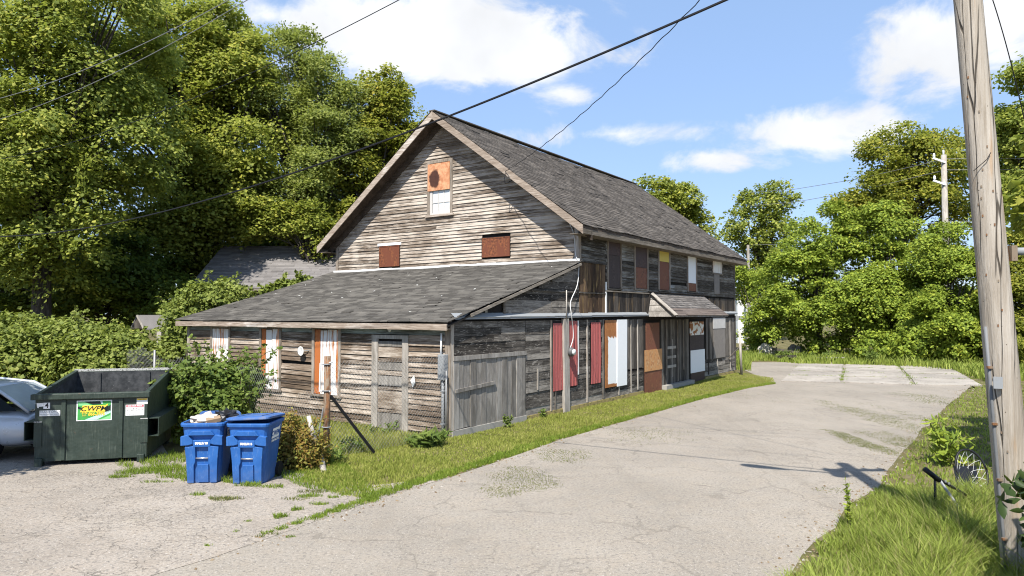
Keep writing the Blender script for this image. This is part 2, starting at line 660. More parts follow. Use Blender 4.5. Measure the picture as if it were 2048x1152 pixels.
# ================================================================ materials
def asphalt(name, c, spk, patch, cracks, crack_scale=1.1, green=None):
    def f(nt, co):
        n = nt.noise(co, .35, 4, .55)
        n2 = nt.noise(co, 2.6, 5, .65)
        col = nt.mix(nt.ss(n, .3, .7), tuple(x * (1 - patch) for x in c), tuple(x * (1 + patch) for x in c))
        col = nt.mix(nt.ss(n2, .35, .75, 0, .35), col, tuple(x * y for x, y in zip(c, (1.16, 1.08, .98))))
        g = nt.noise(co, 60, 3, .7)
        g2 = nt.noise(co, 24, 5, .8)
        col = nt.mix(nt.ss(g, .55, .72, 0, spk), col, (.62, .59, .54))
        col = nt.mix(nt.ss(g2, .52, .32, 0, spk * 1.25), col, (.085, .08, .075))
        st = nt.noise(nt.scale(co, (1, 1, 1)), .8, 6, .7, .8)
        col = nt.mix(nt.ss(st, .56, .72, 0, .38), col, tuple(x * .62 for x in c))
        ty = nt.noise(nt.scale(co, (.9, .10, 1)) if name == 'road_asphalt' else co, 1.3, 5, .6, .5)
        col = nt.mix(nt.ss(ty, .52, .68, 0, .30), col, tuple(x * .72 for x in c))
        mo = nt.noise(co, .9, 6, .7, .6)
        col = nt.mix(nt.ss(mo, .62, .74, 0, .22), col, (.17, .17, .09))
        h = nt.math('ADD', g, nt.math('MULTIPLY', g2, .8))
        if cracks:
            wv = nt.n('ShaderNodeTexNoise')
            nt.set(wv.inputs['Vector'], co)
            wv.inputs['Scale'].default_value = 1.7
            wv.inputs['Detail'].default_value = 5
            dv = nt.vmath('ADD', co, nt.scale(wv.outputs['Color'], (.9, .9, .9)))
            e = nt.voro(dv, crack_scale, 'DISTANCE_TO_EDGE')
            e2 = nt.voro(dv, crack_scale * 3.6, 'DISTANCE_TO_EDGE')
            am = nt.ss(nt.noise(co, .22, 2), .42, .58)
            ck = nt.math('MAXIMUM', nt.ss(e, .014, .004, 0, .75), nt.math('MULTIPLY', nt.ss(e2, .03, .008, 0, .7), am))
            ck = nt.math('MULTIPLY', ck, nt.ss(nt.noise(co, 1.3, 3), .38, .55))
            ck = nt.math('MULTIPLY', ck, cracks)
            col = nt.mix(ck, col, (.055, .05, .042))
            h = nt.math('SUBTRACT', h, nt.math('MULTIPLY', ck, 2.0))
        return dict(color=col, rough=.92, spec=.2, normal=nt.bump(h, .6, .006))
    return new_mat(name, f)


asphalt('road_asphalt', (.260, .230, .190), .6, .12, .35, .4)
asphalt('lot_asphalt', (.275, .240, .200), .7, .16, .8, 2.0)
asphalt('concrete', (.315, .285, .246), .5, .25, 1.0, .9)
new_mat('soil', lambda nt, co: dict(color=nt.ramp(nt.noise(co, 1.4, 6, .65), [(.3, (.055, .06, .022)), (.5, (.12, .105, .045)), (.7, (.20, .165, .10))]), rough=.95, spec=.1, normal=nt.bump(nt.noise(co, 22, 4), .8, .03)))

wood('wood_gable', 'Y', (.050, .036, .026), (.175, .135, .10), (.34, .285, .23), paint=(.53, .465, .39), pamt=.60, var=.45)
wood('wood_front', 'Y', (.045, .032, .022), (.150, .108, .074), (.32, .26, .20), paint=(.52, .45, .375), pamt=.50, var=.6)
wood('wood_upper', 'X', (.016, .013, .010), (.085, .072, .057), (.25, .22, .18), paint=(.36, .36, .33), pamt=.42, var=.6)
wood('wood_plank', 'X', (.014, .012, .010), (.098, .086, .073), (.32, .29, .25), var=.7, knots=True)
wood('wood_vert', 'Z', (.030, .026, .022), (.088, .076, .064), (.20, .18, .155), var=.7)
wood('wood_stain', 'Z', (.016, .012, .009), (.075, .045, .026), (.17, .115, .07), var=.6, stain=(.36, .24, .10))
wood('wood_barn', 'Z', (.11, .10, .086), (.235, .215, .19), (.40, .375, .34), var=.55)
wood('wood_trim', 'Z', (.10, .08, .06), (.27, .225, .18), (.46, .41, .35), paint=(.6, .58, .54), pamt=.35)
wood('wood_fascia', 'Y', (.09, .065, .045), (.26, .205, .16), (.47, .40, .33), paint=(.66, .62, .56), pamt=.30)
wood('wood_fascia_x', 'X', (.06, .05, .038), (.17, .145, .115), (.33, .29, .24), paint=(.5, .48, .43), pamt=.15)
wood('wood_frieze', 'Y', (.05, .055, .05), (.13, .14, .125), (.24, .25, .23), paint=(.36, .42, .40), pamt=.55)
wood('wood_post', 'Z', (.17, .15, .125), (.34, .31, .27), (.52, .48, .43), var=.3)
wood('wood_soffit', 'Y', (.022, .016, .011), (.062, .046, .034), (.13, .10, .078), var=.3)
wood('wood_stain_dark', 'Z', (.012, .010, .009), (.038, .032, .027), (.10, .085, .07), var=.6, stain=(.16, .11, .06))
plain('wood_dark', (.018, .015, .013), .95, vary=.4)
plain('plinth', (.30, .285, .255), .95, vary=.3, sc=9)
rusty('plinth_mossy', (.30, .235, .09), (.19, .18, .06), (.12, .1, .04), .5, 3.0, (3, 3, 3), .95)
rusty('galvanised', (.25, .26, .265), (.20, .18, .155), (.14, .11, .08), .3, 3.0, (.6, 3, 8), .62)
rusty('flashing_white', (.72, .72, .70), (.40, .34, .27), (.3, .22, .15), .18, 2.5, (3, .7, 6), .5)
rusty('rust_red', (.15, .048, .024), (.26, .09, .035), (.075, .026, .016), .5, 1.3)
rusty('rust_dark', (.075, .026, .018), (.15, .045, .022), (.035, .014, .011), .5, 1.8)
plain('tarp_grey', (.40, .38, .34), .8, vary=.35, sc=5)
rusty('rust_orange', (.62, .27, .12), (.66, .33, .15), (.5, .17, .07), .5, 2.0)
rusty('rust_bright', (.42, .13, .035), (.52, .20, .06), (.30, .08, .02), .55, 2.0, (3, 3, .5))
rusty('white_rusting', (.72, .71, .68), (.52, .20, .055), (.32, .10, .03), .47, 1.5, (6, 6, .4), .5)
rusty('white_sheet', (.80, .815, .82), (.5, .32, .2), (.36, .16, .06), .06, 2.2, (2, 2, 1.5), .45)
rusty('orange_patch', (.50, .25, .10), (.34, .13, .045), (.56, .38, .20), .55, 2.8, (3, 3, 1.2), .6)
rusty('brown_plum', (.060, .036, .036), (.09, .05, .045), (.04, .022, .022), .5, 1.5)
rusty('brown_rust', (.17, .062, .036), (.24, .10, .05), (.09, .035, .024), .5, 2.0)
rusty('plum_wood', (.062, .047, .043), (.10, .075, .066), (.04, .03, .028), .5, 2.5, (9, 9, .5), .85)
rusty('yellow_sheet', (.60, .47, .10), (.42, .30, .07), (.3, .2, .06), .2, 2.5)
rusty('red_metal', (.33, .085, .078), (.40, .15, .13), (.20, .05, .045), .45, 1.6, (6, 6, .5), .6)
plain('meter_grey', (.10, .10, .10), .5)
plain('pale_sheet', (.72, .72, .68), .7)
plain('ply_grey', (.20, .18, .16), .9, vary=.3)
plain('ply_light', (.50, .48, .45), .85, vary=.15)
new_mat('glass', lambda nt, co: dict(color=(.60, .63, .62), rough=.12, spec=.6))


def _scorch(nt, co):
    n = nt.noise(co, 7, 5, .6)
    d = nt.vmath('DISTANCE', nt.scale(co, (0, 1.25, .9)), (0, 5.52 * 1.25, 7.32 * .9))
    f = nt.ss(nt.math('ADD', d, nt.math('MULTIPLY', nt.math('SUBTRACT', n, .5), .16)), .33, .24)
    c = nt.mix(nt.ss(n, .3, .7), (.42, .17, .08), (.62, .33, .18))
    return dict(color=nt.mix(f, c, nt.mix(n, (.03, .014, .011), (.10, .038, .022))), rough=.65)


new_mat('scorched_sheet', _scorch)


def _shingle(c1, c2, c3):
    def f(nt, co):
        i = island(nt)
        b = nt.noise(nt.scale(co, (1, 1, 1)), 1.5, 3, .6)
        b2 = nt.noise(co, .25, 2, .5)
        st = nt.noise(nt.scale(co, (2.2, 1.6, .5)), 1.2, 4, .6, .4)
        v = nt.math('ADD', nt.math('MULTIPLY', i, .34), nt.math('ADD', nt.math('MULTIPLY', b, .38), nt.math('ADD', nt.math('MULTIPLY', b2, .14), nt.math('MULTIPLY', st, .22))))
        c = nt.ramp(v, [(.2, c1), (.5, c2), (.85, c3)])
        g = nt.noise(co, 60, 3, .6)
        c = nt.mix(nt.ss(g, .4, .7, 0, .35), c, c3)
        return dict(color=c, rough=.93, spec=.15, normal=nt.bump(g, .4, .004))
    return f


new_mat('shingle_main', _shingle((.040, .035, .030), (.092, .080, .069), (.195, .170, .145)))
new_mat('shingle_lean', _shingle((.024, .022, .020), (.060, .056, .050), (.150, .139, .122)))
new_mat('shingle_canopy', _shingle((.07, .062, .056), (.14, .126, .114), (.25, .228, .208)))
new_mat('shingle_canopy_red', _shingle((.10, .078, .066), (.155, .124, .106), (.21, .172, .148)))
new_mat('shingle_back', _shingle((.085, .078, .075), (.15, .14, .134), (.24, .225, .215)))
new_mat('bark', lambda nt, co: dict(color=nt.ramp(nt.noise(nt.scale(co, (6, 6, 1)), 2, 5, .65), [(.3, (.022, .018, .014)), (.55, (.065, .055, .045)), (.75, (.14, .125, .105))]), rough=.95, normal=nt.bump(nt.noise(nt.scale(co, (8, 8, 1.5)), 3, 5), .9, .03)))
plain('stem', (.10, .085, .045), .9)

leafmat('leaf_maple', [(.12, (0.095, 0.124, 0.022)), (.42, (0.219, 0.256, 0.045)), (.68, (0.380, 0.398, 0.070)), (.88, (0.569, 0.493, 0.087))])
leafmat('leaf_maple_deep', [(.12, (0.081, 0.116, 0.023)), (.42, (0.196, 0.245, 0.048)), (.70, (0.370, 0.396, 0.078)), (.9, (0.584, 0.531, 0.105))])
leafmat('leaf_ash', [(.12, (0.096, 0.126, 0.031)), (.42, (0.209, 0.255, 0.064)), (.70, (0.333, 0.364, 0.091)), (.9, (0.466, 0.463, 0.116))])
leafmat('leaf_linden', [(.12, (0.088, 0.111, 0.016)), (.42, (0.215, 0.237, 0.035)), (.70, (0.357, 0.347, 0.051)), (.9, (0.524, 0.398, 0.059))])
leafmat('leaf_bright', [(.12, (0.086, 0.129, 0.016)), (.42, (0.201, 0.276, 0.035)), (.70, (0.342, 0.409, 0.052)), (.9, (0.498, 0.483, 0.061))], .38)
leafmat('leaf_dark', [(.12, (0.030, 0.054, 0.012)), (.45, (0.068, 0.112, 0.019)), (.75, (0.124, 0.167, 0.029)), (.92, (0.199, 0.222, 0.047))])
leafmat('leaf_vine', [(.12, (.070, .095, .018)), (.42, (.15, .19, .033)), (.70, (.24, .275, .06)), (.9, (.33, .34, .11))], .30)
leafmat('leaf_bush', [(.12, (0.046, 0.075, 0.014)), (.45, (0.103, 0.155, 0.028)), (.75, (0.172, 0.224, 0.046)), (.92, (0.241, 0.287, 0.081))], .30)
leafmat('leaf_brown', [(.12, (0.088, 0.050, 0.013)), (.4, (0.213, 0.125, 0.027)), (.6, (0.237, 0.188, 0.037)), (.85, (0.163, 0.194, 0.037))], .25)
leafmat('leaf_laurel', [(.12, (.014, .026, .008)), (.45, (.032, .055, .013)), (.75, (.06, .09, .022)), (.92, (.10, .13, .03))], .15, .38)
leafmat('grass_mown', [(.12, (0.137, 0.173, 0.029)), (.4, (0.245, 0.281, 0.050)), (.65, (0.360, 0.360, 0.094)), (.9, (0.490, 0.446, 0.187))], .38, .7, nsc=1.1, nw=.6)
leafmat('grass_edge', [(.12, (0.081, 0.138, 0.014)), (.45, (0.155, 0.230, 0.025)), (.75, (0.241, 0.310, 0.046)), (.92, (0.322, 0.345, 0.092))], .38, .7, nsc=1.1, nw=.6)
leafmat('grass_tall', [(.12, (0.097, 0.136, 0.021)), (.4, (0.188, 0.246, 0.039)), (.7, (0.298, 0.343, 0.071)), (.92, (0.428, 0.402, 0.143))], .33, .65, nsc=1.1, nw=.6)
leafmat('moss', [(.12, (.05, .07, .018)), (.4, (.10, .12, .03)), (.7, (.16, .165, .05)), (.92, (.22, .20, .09))], .2, .8)
leafmat('grass_dry', [(.12, (0.115, 0.127, 0.034)), (.4, (0.218, 0.207, 0.069)), (.7, (0.310, 0.270, 0.115)), (.92, (0.402, 0.333, 0.172))], .3, .7)

# ================================================================ ground
ROAD_L = [gp(*q) for q in ((430, 1115), (640, 1040), (750, 1000), (900, 955), (1000, 922), (1120, 880), (1260, 840), (1400, 800), (1500, 776), (1552, 768))]
ROAD_R = [gp(*q) for q in ((1580, 1152), (1640, 1080), (1700, 1010), (1755, 972), (1790, 925), (1828, 880), (1866, 838), (1918, 792), (1945, 772))]


def sheet(name, poly, z, m, label=None):
    me = bpy.data.meshes.new(name)
    me.from_pydata([(p[0], p[1], z) for p in poly], [], [tuple(range(len(poly)))])
    o = link(name, me, m)
    return tag(o, label, None, None, 'structure')


sheet('ground', [(-600, -300), (600, -300), (600, 900), (-600, 900)], 0, 'soil', 'bare soil and worn turf under the whole yard')
rj = random.Random(9)


def rough(pts, amp=.06, step=.25):
    out = []
    for p, q in zip(pts, pts[1:]):
        n = max(1, int((q - p).length / step))
        for k in range(n):
            c = p + (q - p) * (k / n)
            out.append(c + Vector((rj.uniform(-amp, amp), rj.uniform(-amp, amp), 0)))
    return out + [pts[-1]]


ROAD_R2 = rough(ROAD_R, .05, .6)
road_poly = [(-8.2, 1.0), (-1.8, -6.0), (2.4, -6), (2.2, 4.5)] + [tuple(p[:2]) for p in ROAD_R2] + [(17.4, 26.3), (22, 40), (12.2, 40), (11.2, 33.2)] + [tuple(p[:2]) for p in reversed(ROAD_L)] + [(-5.2, 5.6)]
sheet('road', road_poly, .004, 'road_asphalt', 'pale grey asphalt lane running past the long side of the old building')
lot_poly = [(-8.2, 1.0), (-5.2, 5.6)] + [tuple(p[:2]) for p in ROAD_L[:4]] + [(-2.2, 11.35), (-3.3, 11.9), (-4.3, 12.75), (-5.6, 13.1), (-6.6, 13.6), (-8.2, 16.2), (-13.5, 17.6), (-22, 14), (-22, 1)]
sheet('parking_lot', lot_poly, .008, 'lot_asphalt', 'cracked beige asphalt lot in front of the dumpster and bins')

# far concrete slabs, each one its own piece
slabs = tag(bpy.data.objects.new('concrete_apron', None), 'broken pale concrete slabs with weedy joints beyond the lane', None, None, 'structure')
COL.objects.link(slabs)
o0 = Vector((10.9, 28.6, 0))
au, av = Vector((.962, -.272, 0)), Vector((.272, .962, 0))
rs = random.Random(3)
us = [0, 2.3, 4.9, 7.3]
vs_ = [0, 3.0, 5.6, 8.6, 11.2]
for j in range(4):
    for i in range(3):
        g = .035
        c = []
        for (uu, vv, su, sv) in ((us[i], vs_[j], 1, 1), (us[i + 1], vs_[j], -1, 1), (us[i + 1], vs_[j + 1], -1, -1), (us[i], vs_[j + 1], 1, -1)):
            sh = (vv * .18)
            c.append(o0 + au * (uu + sh + su * (g + rs.random() * .05)) + av * (vv + sv * (g + rs.random() * .05)))
        t = [.03 + rs.uniform(-.012, .014) for _ in range(4)]
        m = MB()
        m.add([(p.x, p.y, -.02) for p in c] + [(p.x, p.y, t[k]) for k, p in enumerate(c)], [(3, 2, 1, 0), (4, 5, 6, 7), (0, 1, 5, 4), (1, 2, 6, 5), (2, 3, 7, 6), (3, 0, 4, 7)])
        m.build('slab', 'concrete', slabs)

# ================================================================ the old building
P0 = gp(900, 876)
ANG = R(55.43)
HX, HY = Vector((math.cos(ANG), math.sin(ANG), 0)), Vector((-math.sin(ANG), math.cos(ANG), 0))
house = empty('warehouse', P0, ANG, 'derelict weathered wooden two-storey warehouse with boarded windows and a shingled lean-to', 'building')
LEN, WID, XG = 20.8, 10.4, 5.86
RK = .74                                   # main roof slope
ZAP = 9.47
rh = random.Random(11)


def zroof(y):
    return ZAP - RK * abs(y - WID / 2)


def zlean(x):
    return 2.62 + .285 * x


def FR(xp):
    return lambda u, z, o: (xp - o, u, z)


def SD(u, z, o):
    return (u, -o, z)


def quadbox(P, u0, u1, z0, z1, o0, o1, o0t=None, o1t=None):
    """box on a wall plane; outward offsets at bottom (o0 inner, o1 outer) and at top"""
    o0t = o0 if o0t is None else o0t
    o1t = o1 if o1t is None else o1t
    vs = [P(u0, z0, o0), P(u1, z0, o0), P(u1, z0, o1), P(u0, z0, o1), P(u0, z1, o0t), P(u1, z1, o0t), P(u1, z1, o1t), P(u0, z1, o1t)]
    return vs, [(3, 2, 1, 0), (4, 5, 6, 7), (0, 1, 5, 4), (1, 2, 6, 5), (2, 3, 7, 6), (3, 0, 4, 7)]


def piece(name, P, u0, u1, z0, z1, o0, o1, m, parent, o1t=None):
    return MB().add(*quadbox(P, u0, u1, z0, z1, o0, o1, None, o1t)).build(name, m, parent)


def claps(P, parent, m, z0, z1, exp, span, holes, name='clapboard', maxlen=4.0, proud=.036, gapchance=.02):
    """rows of lapped boards between openings"""
    z = z0
    while z < z1 - .03:
        e = exp * rh.uniform(.93, 1.07)
        zt = min(z + e + .018, z1)
        lo, hi = span(z + e * .8)
        if hi - lo < .15:
            z += e
            continue
        segs = [(lo, hi)]
        for (a0, a1, b0, b1) in holes:
            if zt - .03 > b0 and z + .02 < b1:
                ns = []
                for s0, s1 in segs:
                    if a1 <= s0 or a0 >= s1:
                        ns.append((s0, s1))
                    else:
                        if a0 - s0 > .06:
                            ns.append((s0, a0))
                        if s1 - a1 > .06:
                            ns.append((a1, s1))
                segs = ns
        for s0, s1 in segs:
            cuts = [s0]
            while s1 - cuts[-1] > maxlen:
                cuts.append(cuts[-1] + rh.uniform(.5, 1.0) * maxlen)
            if s1 - cuts[-1] < .3 and len(cuts) > 1:
                cuts.pop()
            cuts.append(s1)
            for c0, c1 in zip(cuts, cuts[1:]):
                if rh.random() < gapchance:
                    continue
                sgf = lambda u_: .014 * math.sin(u_ * .8 + z) + .008 * math.sin(u_ * 2.3)
                dz0, dz1 = sgf(c0) + rh.uniform(-.008, .008), sgf(c1) + rh.uniform(-.008, .008)
                pr = proud * rh.uniform(.85, 1.25)
                vs = [P(c0 + .002, z + dz0, 0), P(c1 - .002, z + dz1, 0), P(c1 - .002, z + dz1, pr), P(c0 + .002, z + dz0, pr),
                      P(c0 + .002, zt, 0), P(c1 - .002, zt, 0), P(c1 - .002, zt, .006), P(c0 + .002, zt, .006)]
                MB().add(vs, [(3, 2, 1, 0), (4, 5, 6, 7), (0, 1, 5, 4), (1, 2, 6, 5), (2, 3, 7, 6), (3, 0, 4, 7)]).build(name, m, parent)
        z += e


def vplanks(P, parent, m, u0, u1, z0, z1, w, name='plank', o=.022, jit=.03, zj=.03):
    u = u0
    while u < u1 - .03:
        ww = min(w * rh.uniform(.8, 1.25), u1 - u)
        if u1 - u - ww < .07:
            ww = u1 - u
        oo = o * rh.uniform(.7, 1.4)
        a = z0 + rh.uniform(-zj, zj * .4)
        bb = z1 + rh.uniform(-zj * .3, 0)
        MB().add(*quadbox(P, u + .004, u + ww - .004, a, bb, 0, oo)).build(name, m, parent)
        u += ww


def hplanks(P, parent, m, u0f, u1f, z0, z1, w, name='plank', o=.022, maxlen=3.6):
    z = z0
    while z < z1 - .04:
        ww = min(w * rh.uniform(.82, 1.2), z1 - z)
        if z1 - z - ww < .06:
            ww = z1 - z
        lo, hi = u0f(z + ww), u1f(z + ww)
        if hi - lo < .1:
            break
        cuts = [lo]
        while hi - cuts[-1] > maxlen:
            cuts.append(cuts[-1] + rh.uniform(.45, 1.0) * maxlen)
        cuts.append(hi)
        for c0, c1 in zip(cuts, cuts[1:]):
            oo = o * rh.uniform(.65, 1.4)
            MB().add(*quadbox(P, c0 + .003, c1 - .003, z + .004, z + ww - .004, 0, oo, None, oo * .8)).build(name, m, parent)
        z += ww


# ---- wall shells
m = MB()
m.add([(.03, .03, 0), (.03, WID - .03, 0), (.03, WID - .03, 2.56), (.03, .03, 2.56)], [(0, 1, 2, 3)])
front_wall = m.build('front_wall', 'wood_dark', house)
m = MB()
m.add([(XG + .03, 0.03, 4.1), (XG + .03, WID - .03, 4.1), (XG + .03, WID - .03, 5.45), (XG + .03, WID / 2, ZAP - .16), (XG + .03, .03, 5.45)], [(0, 1, 2, 3, 4)])
gable_wall = m.build('gable_wall', 'wood_dark', house)
m = MB()
m.add([(.03, .03, 0), (LEN - .03, .03, 0), (LEN - .03, .03, 5.45), (XG + .03, .03, 5.45), (XG + .03, .03, 4.2), (.03, .03, 2.56)], [(0, 1, 2, 3, 4, 5)])
side_wall = m.build('side_wall', 'wood_dark', house)
m = MB()
m.add([(LEN, 0, 0), (LEN, WID, 0), (LEN, WID, 5.45), (LEN, WID / 2, ZAP - .16), (LEN, 0, 5.45)], [(0, 1, 2, 3, 4)])
m.build('rear_wall', 'wood_upper', house)
m = MB()
m.add([(.03, WID, 0), (LEN, WID, 0), (LEN, WID, 5.45), (XG, WID, 5.45), (XG, WID, 4.2), (.03, WID, 2.56)], [(0, 1, 2, 3, 4, 5)])
m.build('far_side_wall', 'wood_upper', house)

# ---- front of the lean-to
F = FR(0.0)
WINF = [(8.24, 9.14, .74, 2.33), (5.92, 6.79, .71, 2.35), (3.58, 4.57, .70, 2.36)]
DOORF = (1.25, 2.39, 0, 2.18)
claps(F, front_wall, 'wood_front', .06, 2.26, .123, lambda z: (.14, WID - .12), [(a, b_, c, d) for a, b_, c, d in WINF] + [DOORF], maxlen=6.5, gapchance=.015)
for s0, s1 in ((.14, 3.56), (4.59, 5.90), (6.81, 8.22), (9.16, WID - .14)):
    piece('frieze_board', F, s0, s1, 2.27, 2.49, 0, .03, 'wood_frieze', front_wall)
piece('corner_board', F, -.03, .13, .0, 2.5, -.02, .035, 'wood_trim', front_wall)
piece('corner_board', F, WID - .11, WID + .02, .0, 2.5, -.02, .035, 'wood_trim', front_wall)
for k, (a, b_, c, d) in enumerate(WINF):
    w = MB().add(*quadbox(F, a - .05, a + .04, c - .02, d + .08, .0, .045)).add(*quadbox(F, b_ - .04, b_ + .05, c - .02, d + .08, .0, .045)).add(*quadbox(F, a - .05, b_ + .05, d, d + .09, .0, .042)).build('boarded_window', 'wood_trim', house)
    piece('sill', F, a - .09, b_ + .09, c - .06, c - .015, 0, .075, 'wood_trim', w)
    if k == 0:
        piece('sheet', F, a + .045, b_ - .045, c, d - .01, .012, .022, 'white_rusting', w)
    else:
        cw = b_ - a - .08
        xs = [b_ - .04, b_ - .04 - cw * .25, b_ - .04 - cw * .62, a + .04]
        for q, mm in enumerate(('rust_bright', 'white_rusting', 'white_rusting')):
            hi, lo = xs[q], xs[q + 1]
            # rolled sheet with raised seams
            s = MB()
            s.add(*quadbox(F, lo + .003, hi - .003, c, d - .012 - .02 * (q % 2), .010, .018 + .006 * q))
            s.add(*quadbox(F, lo + .003, lo + .022, c, d - .012, .018, .038))
            s.build('sheet', mm, w)
# door made of rough planks
a, b_, c, d = DOORF
dr = MB().add(*quadbox(F, a - .02, a + .17, .02, d - .02, 0, .05)).add(*quadbox(F, b_ - .17, b_ + .03, .02, d - .02, 0, .05)).add(*quadbox(F, a - .02, b_ + .03, d - .02, d + .07, 0, .055)).build('door', 'wood_post', house)
zz = [.02, .42, .50, .95, 1.05, 1.30, 1.42, 1.62, 1.72, 1.98, 2.12]
for z0, z1 in zip(zz, zz[1:]):
    t = rh.uniform(-.012, .012)
    tk = .03 if (z1 - z0) < .13 else .016
    MB().add([F(a + .17, z0 + t, -.02), F(b_ - .17, z0 - t, -.02), F(b_ - .17, z0 - t, tk), F(a + .17, z0 + t, tk), F(a + .17, z1 - .02 + t, -.02), F(b_ - .17, z1 - .02 - t, -.02), F(b_ - .17, z1 - .02 - t, tk), F(a + .17, z1 - .02 + t, tk)],
             [(3, 2, 1, 0), (4, 5, 6, 7), (0, 1, 5, 4), (1, 2, 6, 5), (2, 3, 7, 6), (3, 0, 4, 7)]).build('door_plank', 'wood_barn' if rh.random() < .5 else 'wood_front', dr)
# small fixings on the front
m = MB()
cpos = Vector((-.10, 4.92, 1.78))
rings = []
for rr, dx in ((.0001, .0), (.06, -.012), (.115, -.05), (.12, -.06), (.1, -.055), (.0001, -.02)):
    rings.append([cpos + Vector((dx, math.cos(t) * rr, math.sin(t) * rr * 1.05)) for t in np.linspace(0, 6.283, 15)[:-1]])
dish = loft(rings, False).build('floodlight', 'pale_sheet', house, smooth=True)
tag(dish, 'round white floodlight on a short arm')
MB().tube([(-.10, 4.90, 1.78), (-.07, 4.78, 1.80), (-.01, 4.74, 1.80)], .014, 6).build('arm', 'galvanised', dish)
m = MB()
rings = [[Vector((-.04 - dx, 1.83 + math.cos(t) * rr, 2.39 + math.sin(t) * rr * 1.2)) for t in np.linspace(0, 6.283, 13)[:-1]] for rr, dx in ((.055, -.01), (.055, .01), (.03, .022), (.028, .006), (.0001, .006))]
orn = loft(rings, False).build('wall_ornament', 'pale_sheet', house)
tag(orn, 'small oval white plaque over the door')
m = MB().add([F(1.15, 1.22, .05), F(1.02, 1.35, .06), F(.98, 1.18, .07), F(1.07, 1.06, .06)], [(0, 1, 2, 3)])
m.build('paper_scrap', 'pale_sheet', house)
eb = MB().box(-.19, -.045, .02, .21, 1.28, 1.85).build('electric_box', 'galvanised', house, bevel=.012)
MB().box(-.197, -.19, .035, .195, 1.30, 1.83).build('box_cover', 'galvanised', eb)
MB().tube([(-.12, .11, 1.28), (-.12, .11, .5), (-.125, .10, -.02)], .033, 10).build('conduit', 'galvanised', eb, smooth=True)
MB().tube([(-.12, .17, 1.85), (-.09, .19, 2.1), (-.07, .2, 2.32)], .022, 8).build('conduit', 'flashing_white', eb, smooth=True)
MB().box(-.155, -.03, .06, .16, 1.02, 1.05).box(-.155, -.03, .06, .16, .30, .33).build('conduit_strap', 'galvanised', eb)

# ---- gable
GP = FR(XG)
WING = (4.79, 5.80, 6.10, 7.86)
PL, PR = (7.12, 8.13, 4.42, 5.18), (2.41, 3.52, 4.55, 5.20)


def gspan(z):
    if z < 5.48:
        return (.13, WID - .13)
    hw = (ZAP - .14 - z) / RK
    return (WID / 2 - hw, WID / 2 + hw)


claps(GP, gable_wall, 'wood_gable', 4.38, 9.2, .113, gspan, [WING, PL, PR], maxlen=5.2, gapchance=.006)
piece('corner_board', GP, -.02, .12, 4.36, 5.5, -.02, .036, 'wood_trim', gable_wall)
piece('corner_board', GP, WID - .12, WID + .02, 4.36, 5.5, -.02, .036, 'wood_trim', gable_wall)
a, b_, c, d = WING
w = MB().add(*quadbox(GP, a - .05, a + .05, c, d, 0, .05)).add(*quadbox(GP, b_ - .05, b_ + .05, c, d, 0, .05)).add(*quadbox(GP, a - .05, b_ + .05, d, d + .09, 0, .05)).build('attic_window', 'wood_trim', house)
piece('sill', GP, a - .10, b_ + .12, c - .07, c, 0, .085, 'wood_fascia', w)
piece('sheet', GP, a + .06, b_ + .02, 6.92, d - .02, .052, .062, 'scorched_sheet', w)
sash = MB()
sash.add(*quadbox(GP, a + .05, a + .10, c, 6.95, -.02, .02)).add(*quadbox(GP, b_ - .16, b_ - .05, c, 6.95, -.02, .02)).add(*quadbox(GP, a + .10, b_ - .16, c, c + .06, -.02, .02))
py0, py1 = a + .10, b_ - .16
pw = (py1 - py0) / 3
for q in (1, 2):
    sash.add(*quadbox(GP, py0 + pw * q - .014, py0 + pw * q + .014, c + .06, 6.95, -.015, .012))
sash.add(*quadbox(GP, py0, py1, 6.50, 6.53, -.015, .010))
sash.build('sash', 'ply_light', w)
for q in range(3):
    for z0, z1 in ((c + .06, 6.50), (6.53, 6.95)):
        piece('pane', GP, py0 + pw * q + .014, py0 + pw * (q + 1) - .014, z0, z1, -.012, -.006, 'glass', w)
for (a, b_, c, d) in (PL, PR):
    w = MB().add(*quadbox(GP, a - .01, b_ + .01, c, d, 0, .04)).build('boarded_hatch', 'wood_dark', house)
    s = MB().add(*quadbox(GP, a + .01, b_ - .02, c + .01, d - .02, .042, .05))
    for q in ((a + .01, a + .05, c + .01, d - .02), (b_ - .06, b_ - .02, c + .01, d - .02)):
        s.add(*quadbox(GP, *q, .05, .058))
    s.add(*quadbox(GP, a + .05, b_ - .06, c + .01, c + .04, .05, .058)).add(*quadbox(GP, a + .05, b_ - .06, d - .05, d - .02, .05, .058))
    s.build('sheet', 'rust_red', w)
    if a > 5:
        piece('drip_cap', GP, a - .06, b_ + .06, d, d + .09, 0, .06, 'white_sheet', w)
m = MB()
yy = np.linspace(-.06, WID + .12, 15)
for y0, y1 in zip(yy, yy[1:]):
    j = rh.uniform(-.008, .008)
    m.add(*quadbox(GP, y0, y1, 4.255 + j, 4.375 + j, .028, .05 + rh.uniform(0, .01), ))
    m.add([(XG - .05, y0, 4.27 + j), (XG - .05, y1, 4.27 + j), (XG - .22, y1, 4.235), (XG - .22, y0, 4.235)], [(0, 1, 2, 3)])
m.build('gable_flashing', 'flashing_white', house)

